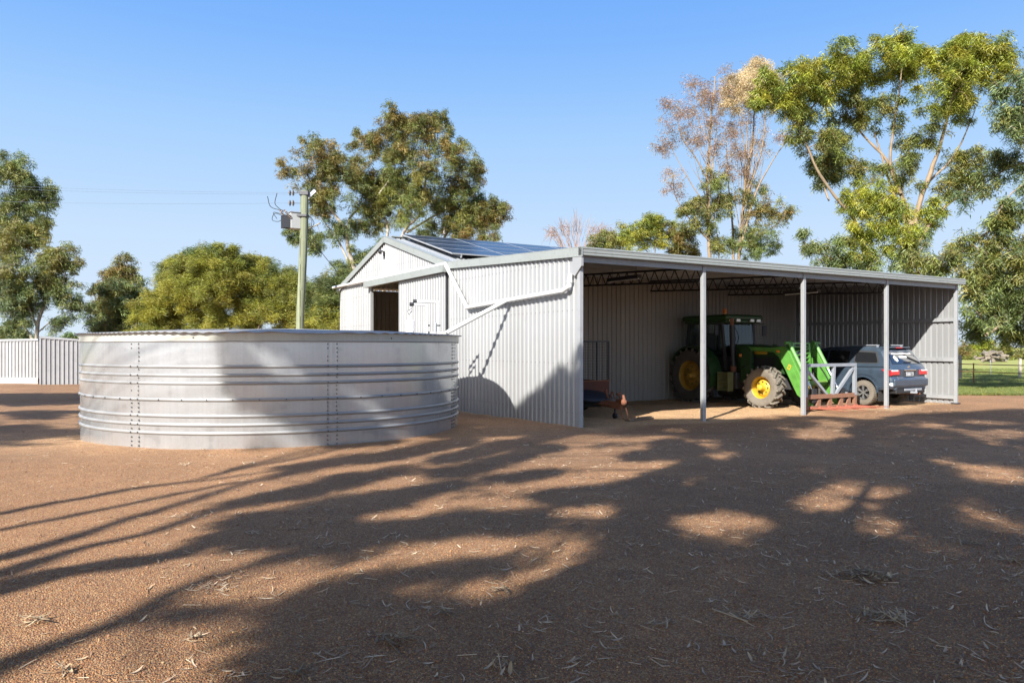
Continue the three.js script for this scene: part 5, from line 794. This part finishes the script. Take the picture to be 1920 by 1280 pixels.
const groundLit = [[-3.0, 15.3, 0.42], [-2.0, 14.9, 0.45], [-3.7, 13.7, 0.5], [-0.7, 16.9, 0.3], [2.35, 18.2, 0.3]];
function litAt(x, Z) {
  for (const [a, b, r] of groundLit) if (Math.hypot(x - a, Z - b) < r) return true;
  if (Z < 2) return false; const [px, py] = toPx(x, Z);
  return lit.some(([a, b, rx, ry, t]) => { const c = Math.cos(t * Math.PI / 180), s = Math.sin(t * Math.PI / 180), u = ((px - a) * c + (py - b) * s) / (rx + 8), v = (-(px - a) * s + (py - b) * c) / (ry + 3); return u * u + v * v < 1; });
}
function shadeAt(x, Z) {
  for (const [a, b, r] of groundLit) if (Math.hypot(x - a, Z - b) < r) return 0.04;
  if (inPoly(groundPoly, x, Z)) return 0.9;
  if (Z < 2) return x > -1.8 - (2 - Z) * 0.5 ? 0.9 : 0;
  const [px, py] = toPx(x, Z);
  for (const [a, b, rx, ry, t] of lit) { const c = Math.cos(t * Math.PI / 180), s = Math.sin(t * Math.PI / 180), u = ((px - a) * c + (py - b) * s) / (rx + 8), v = (-(px - a) * s + (py - b) * c) / (ry + 3); if (u * u + v * v < 1) return wn(x, Z, 0.5, 33) > 0.68 ? 0.35 : 0.03; }
  if (inPoly(shadePoly, px, py)) { const a = x * 0.883 - Z * 0.469, b = (x * 0.469 + Z * 0.883) * 0.32, n = 0.7 * wn(a, b, 0.64, 31) + 0.3 * wn(x, Z, 0.5, 32); return py > 1120 ? (n > 0.66 ? 0.7 : 1) : n > 0.7 ? 0.12 : n > 0.63 ? 0.5 : 1; }
  for (const [x1, y1, x2, y2, w] of streaks) { const dx = x2 - x1, dy = y2 - y1, t = Math.max(0, Math.min(1, ((px - x1) * dx + (py - y1) * dy) / (dx * dx + dy * dy))); if (Math.abs(py - y1 - dy * t) < w * 0.8 && Math.abs(px - x1 - dx * t) < 30) return 0.75; }
  if (px < 190 && py > 728 && py < 832) { const f = vnoise(0.5, (py - 700) / 160, 13, 5) + 0.35 * (vnoise(px / 400 + 1, (py - 700) / 160, 9, 6) - 0.5); return py > 742 && py < 772 ? (f > 0.25 ? 0.95 : 0.1) : f > 0.5 ? 0.9 : 0; }
  return 0;
}
const up = (x, Z, h) => V(x - SHX * h, h, -(Z - SHZ * h));    // the point at height h whose shadow falls at (x, Z)
{
  const shadeTrees = [
    ['broad gum overhead behind the viewer, its crown shading the right of the yard', [-4.5, -6.5], 0.3],
    ['three stemmed gum behind the viewer to the left, its limbs streaking the gravel', [-10.4, -5.8], 0.22],
    ['single gum farther behind the viewer to the left with a long bare limb', [-9.9, -9.1], 0.2],
    ['slim gum left of the viewer, shading the tank side', [-11.7, -4.1], 0.16],
    ['gum far left outside the frame shading the ground by the iron fence', [-26, 5], 0.22]];
  seed = 501;
  const clumps = [];
  const sample = (n, x0, x1, z0, z1, hLo, hHi, rad) => {
    for (let k = 0; k < n; k++) {
      const x = rr(x0, x1), Z = rr(z0, z1); if (shadeAt(x, Z) < 0.2) continue;
      const h = rr(hLo, hHi), c = up(x, Z, h); clumps.push([c, rad * rr(0.7, 1.3)]);
    }
  };
  sample(2500, -3.5, 12, 1, 9, 7.5, 12.5, 0.55); sample(2700, -1, 18, 8, 21.5, 8.5, 14, 0.55); sample(2200, -6.5, 4, 5, 14.5, 7.5, 10.5, 0.3); sample(2600, -5, 5, 12.5, 19.5, 9, 13, 0.45); sample(2400, -22, -8, 13, 29, 6.5, 10, 0.35);
  const per = shadeTrees.map(() => []), knots = shadeTrees.map(() => []);
  const T4 = treeTone.gum;
  for (const [c, r] of clumps) {
    let bi = 0; if (c.x < -20) bi = 4; else { let bd = 1e9; for (let i = 0; i < 4; i++) { const d = Math.hypot(c.x - shadeTrees[i][1][0] - (i === 0 ? 2.5 : 0), -c.z - shadeTrees[i][1][1]) / (i === 0 ? 2.2 : 1); if (d < bd) { bd = d; bi = i; } } }
    let used = 0;
    for (let k = 0; k < 9; k++) {
      const p = c.clone().add(V(gauss() * r, gauss() * r * 0.8, gauss() * r)), gx = p.x + SHX * p.y, gZ = -p.z + SHZ * p.y;
      if (rnd() > shadeAt(gx, gZ) || (rnd() < 0.8 && [[0.2, 0], [-0.2, 0], [0, 0.22], [0, -0.22]].some(([a, b]) => litAt(gx + a, gZ + b)))) continue;
      const tn = T4[Math.floor(rnd() * 4)], f = rr(0.8, 1.2); used++;
      per[bi].push([QM(p, [rr(-0.4, 0.4), rr(0, 6.28), rr(-0.4, 0.4)], rr(0.85, 1.35)), CL(tn[0] * f, tn[1] * f, tn[2] * f)]);
    }
    if (used > 5) knots[bi].push(c);
  }
  // limbs whose shadows are the long streaks on the left: [x, y on the ground in the frame, height above it]
  const stripes = [
    [2, 0.15, 0.07, [[-40, 1268, 6.4], [0, 1247, 6.8], [133, 1197, 7.3], [250, 1153, 7.7], [317, 1113, 8.1], [417, 1077, 8.5], [560, 1035, 9], [700, 995, 9.6]]],
    [1, 0.13, 0.05, [[0, 1043, 6.2], [133, 1003, 6.9], [233, 970, 7.5], [367, 933, 8.2], [500, 893, 9], [633, 867, 9.8]]],
    [1, 0.13, 0.06, [[0, 1077, 6], [150, 1023, 6.8], [267, 1000, 7.2], [400, 952, 8], [500, 930, 8.6]]],
    [1, 0.2, 0.08, [[0, 1102, 5.8], [167, 1062, 6.3], [300, 1046, 6.7], [433, 1002, 7.4], [560, 960, 8.2]]],
    [3, 0.09, 0.03, [[160, 931, 6.5], [273, 912, 7.2], [390, 899, 7.8], [467, 889, 8.4], [560, 878, 9]]],
    [3, 0.06, 0.02, [[420, 906, 7.4], [520, 895, 8], [640, 868, 9]]]];
  shadeTrees.forEach(([label, foot, r0], i) => {
    const root = V(foot[0], 0, -foot[1]), o = thing('gum_tree', label, 'tree', root), wood = new MB(), twigs = new MB(), rel = (p) => p.clone().sub(root);
    const tops = []; seed = 600 + i;
    const mine = stripes.filter((t) => t[0] === i), spread = V(gauss() * 0.2, i === 0 || i === 4 ? 5 : 1.2, gauss() * 0.2);
    const fork = limb(wood, [V(0, -0.3, 0), V(0.05, spread.y * 0.5, 0.03), spread], r0, r0 * 0.8, 0.02) && spread;
    for (const [, a, b, pts] of mine) { const q = pts.map(([x, y, h]) => { const g = G(x, y); return rel(up(g[0], g[1], h * 1.45)); }), foot = V(q[0].x, 3, q[0].z); limb(wood, [fork, fork.clone().lerp(foot, 0.7), foot.clone().setY(5), q[0].clone()], r0 * 0.7, a, 0.02); const c = limb(wood, q, a, b, 0.02); for (let k = 4; k <= 10; k++) tops.push(c.getPoint(k / 10)); }
    const dense = (p) => { const w = p.clone().add(root); return w.x + SHX * w.y > -1.2 && shadeAt(w.x + SHX * w.y, -w.z + SHZ * w.y) > 0.25; };
    if (i === 0 || i === 4) for (let k = 0, n = 0; k < 300 && n < 12; k++) { const e = rel(knots[i][Math.floor(rnd() * knots[i].length)]), m = fork.clone().lerp(e, 0.5).add(V(0, 0.6, 0)); if (i === 0 && ![0.15, 0.3, 0.45, 0.6, 0.75, 0.9, 1].every((t) => dense(t < 0.5 ? fork.clone().lerp(m, t * 2) : m.clone().lerp(e, t * 2 - 1)))) continue; n++; const c = limb(wood, [fork, m, e], r0 * 0.38, 0.04, 0.03); for (let q = 4; q <= 10; q++) tops.push(c.getPoint(q / 10)); }
    knots[i].forEach((c, k) => { if (k % 3) return; const e = rel(c); let b = null, bd = 1e9; for (const t of tops) { const d = t.distanceTo(e); if (d < bd) { bd = d; b = t; } } if (b && bd > 0.2) limb(twigs, [b, b.clone().lerp(e, 0.5).add(V(0, 0.15, 0)), e], 0.022, 0.007, 0); });
    wood.build(o, 'trunk', barkM.cream); if (twigs.l.length) twigs.build(o, 'twigs', barkM.grey, 'stuff');
    for (const q of per[i]) { q[0].premultiply(new THREE.Matrix4().makeTranslation(-root.x, 0, -root.z)); }
    if (per[i].length) scatter('crown', SP.gum, leafM, per[i], null, null, o);
  });
  console.log('shade sprigs', per.map((p) => p.length).join(' '));
}

// ---------- leaf litter, twig heaps, grass ----------
function leafGeo(L, w, curl, sd) {                           // one dry narrow leaf or bark strip, curled and folded
  seed = sd; const N = 5, pos = [], bend = rr(-0.6, 0.6);
  const row = (k) => { const t = k / N, x = (t - 0.5) * L, h = w * 0.5 * Math.sin(Math.PI * Math.min(1, 0.08 + t * 0.92)) ** 0.7, y = curl * L * (Math.abs(t - 0.5) * 2) ** 2 * 0.4, z = bend * L * (t - 0.5) ** 2; return [[x, y + h * 0.35, z - h], [x, y, z], [x, y + h * 0.35, z + h]]; };
  for (let k = 0; k < N; k++) { const a = row(k), b = row(k + 1); for (let c = 0; c < 2; c++) for (const v of [a[c], a[c + 1], b[c + 1], a[c], b[c + 1], b[c]]) pos.push(...v); }
  const g = new THREE.BufferGeometry(); g.setAttribute('position', new THREE.Float32BufferAttribute(pos, 3)); g.setAttribute('uv', new THREE.Float32BufferAttribute(new Float32Array(pos.length / 3 * 2), 2)); g.computeVertexNormals(); return g;
}
const dryM = std(1, 1, 1, 0.95);
const dryTone = () => { const t = [[0.46, 0.34, 0.195], [0.32, 0.22, 0.125], [0.60, 0.46, 0.28], [0.30, 0.18, 0.10], [0.50, 0.38, 0.235]][Math.floor(rnd() * 5)], f = rr(0.8, 1.2); return CL(t[0] * f * 0.85, t[1] * f * 0.85, t[2] * f * 0.95); };
{
  const shapes = [leafGeo(0.1, 0.012, 0.25, 1), leafGeo(0.11, 0.009, 0.1, 2), leafGeo(0.07, 0.015, 0.35, 3), leafGeo(0.12, 0.007, 0.05, 4)];
  seed = 701; const lists = shapes.map(() => []);
  const drop = (x, Z, s = 1) => { const k = Math.floor(rnd() * 4); lists[k].push([QM(V(x, gh(x, Z) + 0.006, -Z), [rr(-0.25, 0.25), rr(0, 6.28), rr(-0.2, 0.2)], s * rr(0.6, 1.3)), dryTone()]); };
  for (let k = 0; k < 8500; k++) { const Z = 3 + 19 * rnd() ** 0.8, x = rr(-0.74, 0.9) * Z; const right = 0.3 + 0.7 * sm(-0.3, 0.35, x / Z); if (rnd() > right) continue; if (Math.hypot(x - TANK[0], Z - TANK[1]) < TR + 0.1 || (SU[0] * (x - SC[0]) + SU[1] * (Z - SC[1]) > -0.1 && -SU[1] * (x - SC[0]) + SU[0] * (Z - SC[1]) > -0.3)) continue; drop(x, Z); }
  for (let k = 0; k < 170; k++) { const cx = rr(-0.45, 0.7), Z = 3.6 + 11 * rnd() ** 1.4, n = Math.floor(rr(5, 16)); for (let q = 0; q < n; q++) drop(cx * Z + gauss() * 0.16, Z + gauss() * 0.12, 0.9); }
  shapes.forEach((g, i) => scatter('leaf_litter', g, dryM, lists[i], ['dry grey gum leaves scattered over the gravel', 'thin straight dry leaves scattered over the gravel', 'short curled dry leaves scattered over the gravel', 'narrow bark strips scattered over the gravel'][i], 'leaf litter'));
  seed = 702; const tw = []; const tg = new THREE.CylinderGeometry(0.003, 0.004, 1, 5); tg.rotateZ(Math.PI / 2);
  for (let k = 0; k < 900; k++) { const Z = 3 + 17 * rnd(), x = rr(-0.6, 0.8) * Z; if (Math.hypot(x - TANK[0], Z - TANK[1]) < TR + 0.2) continue; tw.push([QM(V(x, gh(x, Z) + 0.006, -Z), [0, rr(0, 6.28), rr(-0.04, 0.04)], V(rr(0.03, 0.13), 0.8, 0.8)), dryTone()]); }
  scatter('twig_litter', tg, dryM, tw, 'fine dry twigs lying over the gravel', 'twig litter');
  // heaps that can be told apart
  const heapLeaf = [leafGeo(0.17, 0.015, 0.3, 11), leafGeo(0.17, 0.012, 0.3, 12), leafGeo(0.13, 0.018, 0.4, 13), leafGeo(0.1, 0.03, 0.5, 14)], stick = new THREE.CylinderGeometry(0.0035, 0.005, 0.3, 6); stick.rotateZ(Math.PI / 2);
  const tones = [std(0.31, 0.23, 0.14, 0.95), std(0.2, 0.14, 0.085, 0.95), std(0.4, 0.31, 0.2, 0.95), std(0.15, 0.1, 0.06, 0.95)];
  for (const [px, py, rx, rz, n, flat, lab] of [[1622, 1084, 0.2, 0.14, 110, 0.06, 'biggest heap of grey twigs and curled leaves on the shaded gravel'], [1655, 1160, 0.2, 0.1, 55, 0.03, 'flatter scatter of twigs just below the biggest heap'], [745, 1202, 0.13, 0.08, 26, 0.05, 'small bundle of pale bark strips in the shaded foreground'], [830, 1150, 0.07, 0.05, 9, 0.06, 'curled upright leaf with a few bark curls at the edge of the sunlit patch'], [940, 1108, 0.08, 0.06, 10, 0.04, 'forked pale twig on the lit strip of gravel'], [65, 1166, 0.11, 0.06, 16, 0.04, 'leafy fallen twig near the left edge of the foreground'], [550, 1266, 0.09, 0.06, 12, 0.06, 'dark broken twig at the bottom edge of the frame'], [1402, 1160, 0.08, 0.06, 14, 0.04, 'little clutch of curled leaves left of the flatter twig scatter'], [362, 1198, 0.06, 0.04, 7, 0.03, 'small tangle of dry leaves on the sunny foreground gravel'], [1240, 1172, 0.1, 0.06, 10, 0.02, 'looped bark strips lying in the middle of the shaded foreground'], [115, 1262, 0.06, 0.04, 6, 0.04, 'dark curled leaf at the bottom left corner'], [1810, 1020, 0.12, 0.06, 14, 0.03, 'twigs beside the small light spot at the right'], [1890, 1055, 0.12, 0.07, 14, 0.03, 'twigs scattered near the right edge of the frame'], [940, 1250, 0.09, 0.06, 7, 0.03, 'three crossing bark strips at the bottom of the frame']]) {
    seed = Math.round(px * 7 + py); const g = G(px, py), o = thing('twig_heap', lab, 'twig heap', V(g[0], gh(g[0], g[1]), -g[1]));
    for (let k = 0; k < n; k++) { const st = rnd() < 0.18, m = add(o, st ? 'twig' : 'dry_leaf', st ? stick : heapLeaf[Math.floor(rnd() * 4)], tones[Math.floor(rnd() * (flat > 0.045 ? 4 : 3))]), a = gauss(), b = gauss(); m.position.set(a * rx, 0.006 + flat * rnd() * Math.exp(-a * a - b * b), b * rz); m.rotation.set(rr(-0.4, 0.4), rr(0, 6.28), rr(-0.25, 0.25)); m.scale.setScalar(rr(0.5, 0.95) * (st ? rr(0.5, 1.2) : 1)); }
  }
}
{                                                            // grass tufts at the near edge of the paddock
  seed = 801; const pos = []; for (let k = 0; k < 14; k++) { const a = rr(0, 6.28), l = rr(0.06, 0.16), x = gauss() * 0.06, z = gauss() * 0.06, w = 0.006; const tx = x + Math.cos(a) * l * 0.5, tz = z + Math.sin(a) * l * 0.5; pos.push(x - Math.sin(a) * w, 0, z + Math.cos(a) * w, x + Math.sin(a) * w, 0, z - Math.cos(a) * w, tx, l, tz); }
  const g = new THREE.BufferGeometry(); g.setAttribute('position', new THREE.Float32BufferAttribute(pos, 3)); g.setAttribute('uv', new THREE.Float32BufferAttribute(new Float32Array(pos.length / 3 * 2), 2)); g.computeVertexNormals();
  const list = []; for (let k = 0; k < 16000; k++) { const Z = 28 + 34 * rnd() ** 1.6, x = rr(0.57, 0.74) * Z; if (Z < 28.6 && rnd() < 0.4) continue; const f = rr(0.7, 1.2), y = rnd(); list.push([QM(V(x, gh(x, Z) + 0.01, -Z), [0, rr(0, 6.28), 0], V(1, rr(0.4, 0.9), 1).multiplyScalar(rr(0.6, 1.3))), CL(mixv(0.13, 0.27, y) * f, mixv(0.21, 0.25, y) * f, 0.045 * f)]); }
  scatter('grass', g, leafM, list, 'tufts of fresh grass along the near edge of the paddock', 'grass');
}
renderer.render(scene, camera);
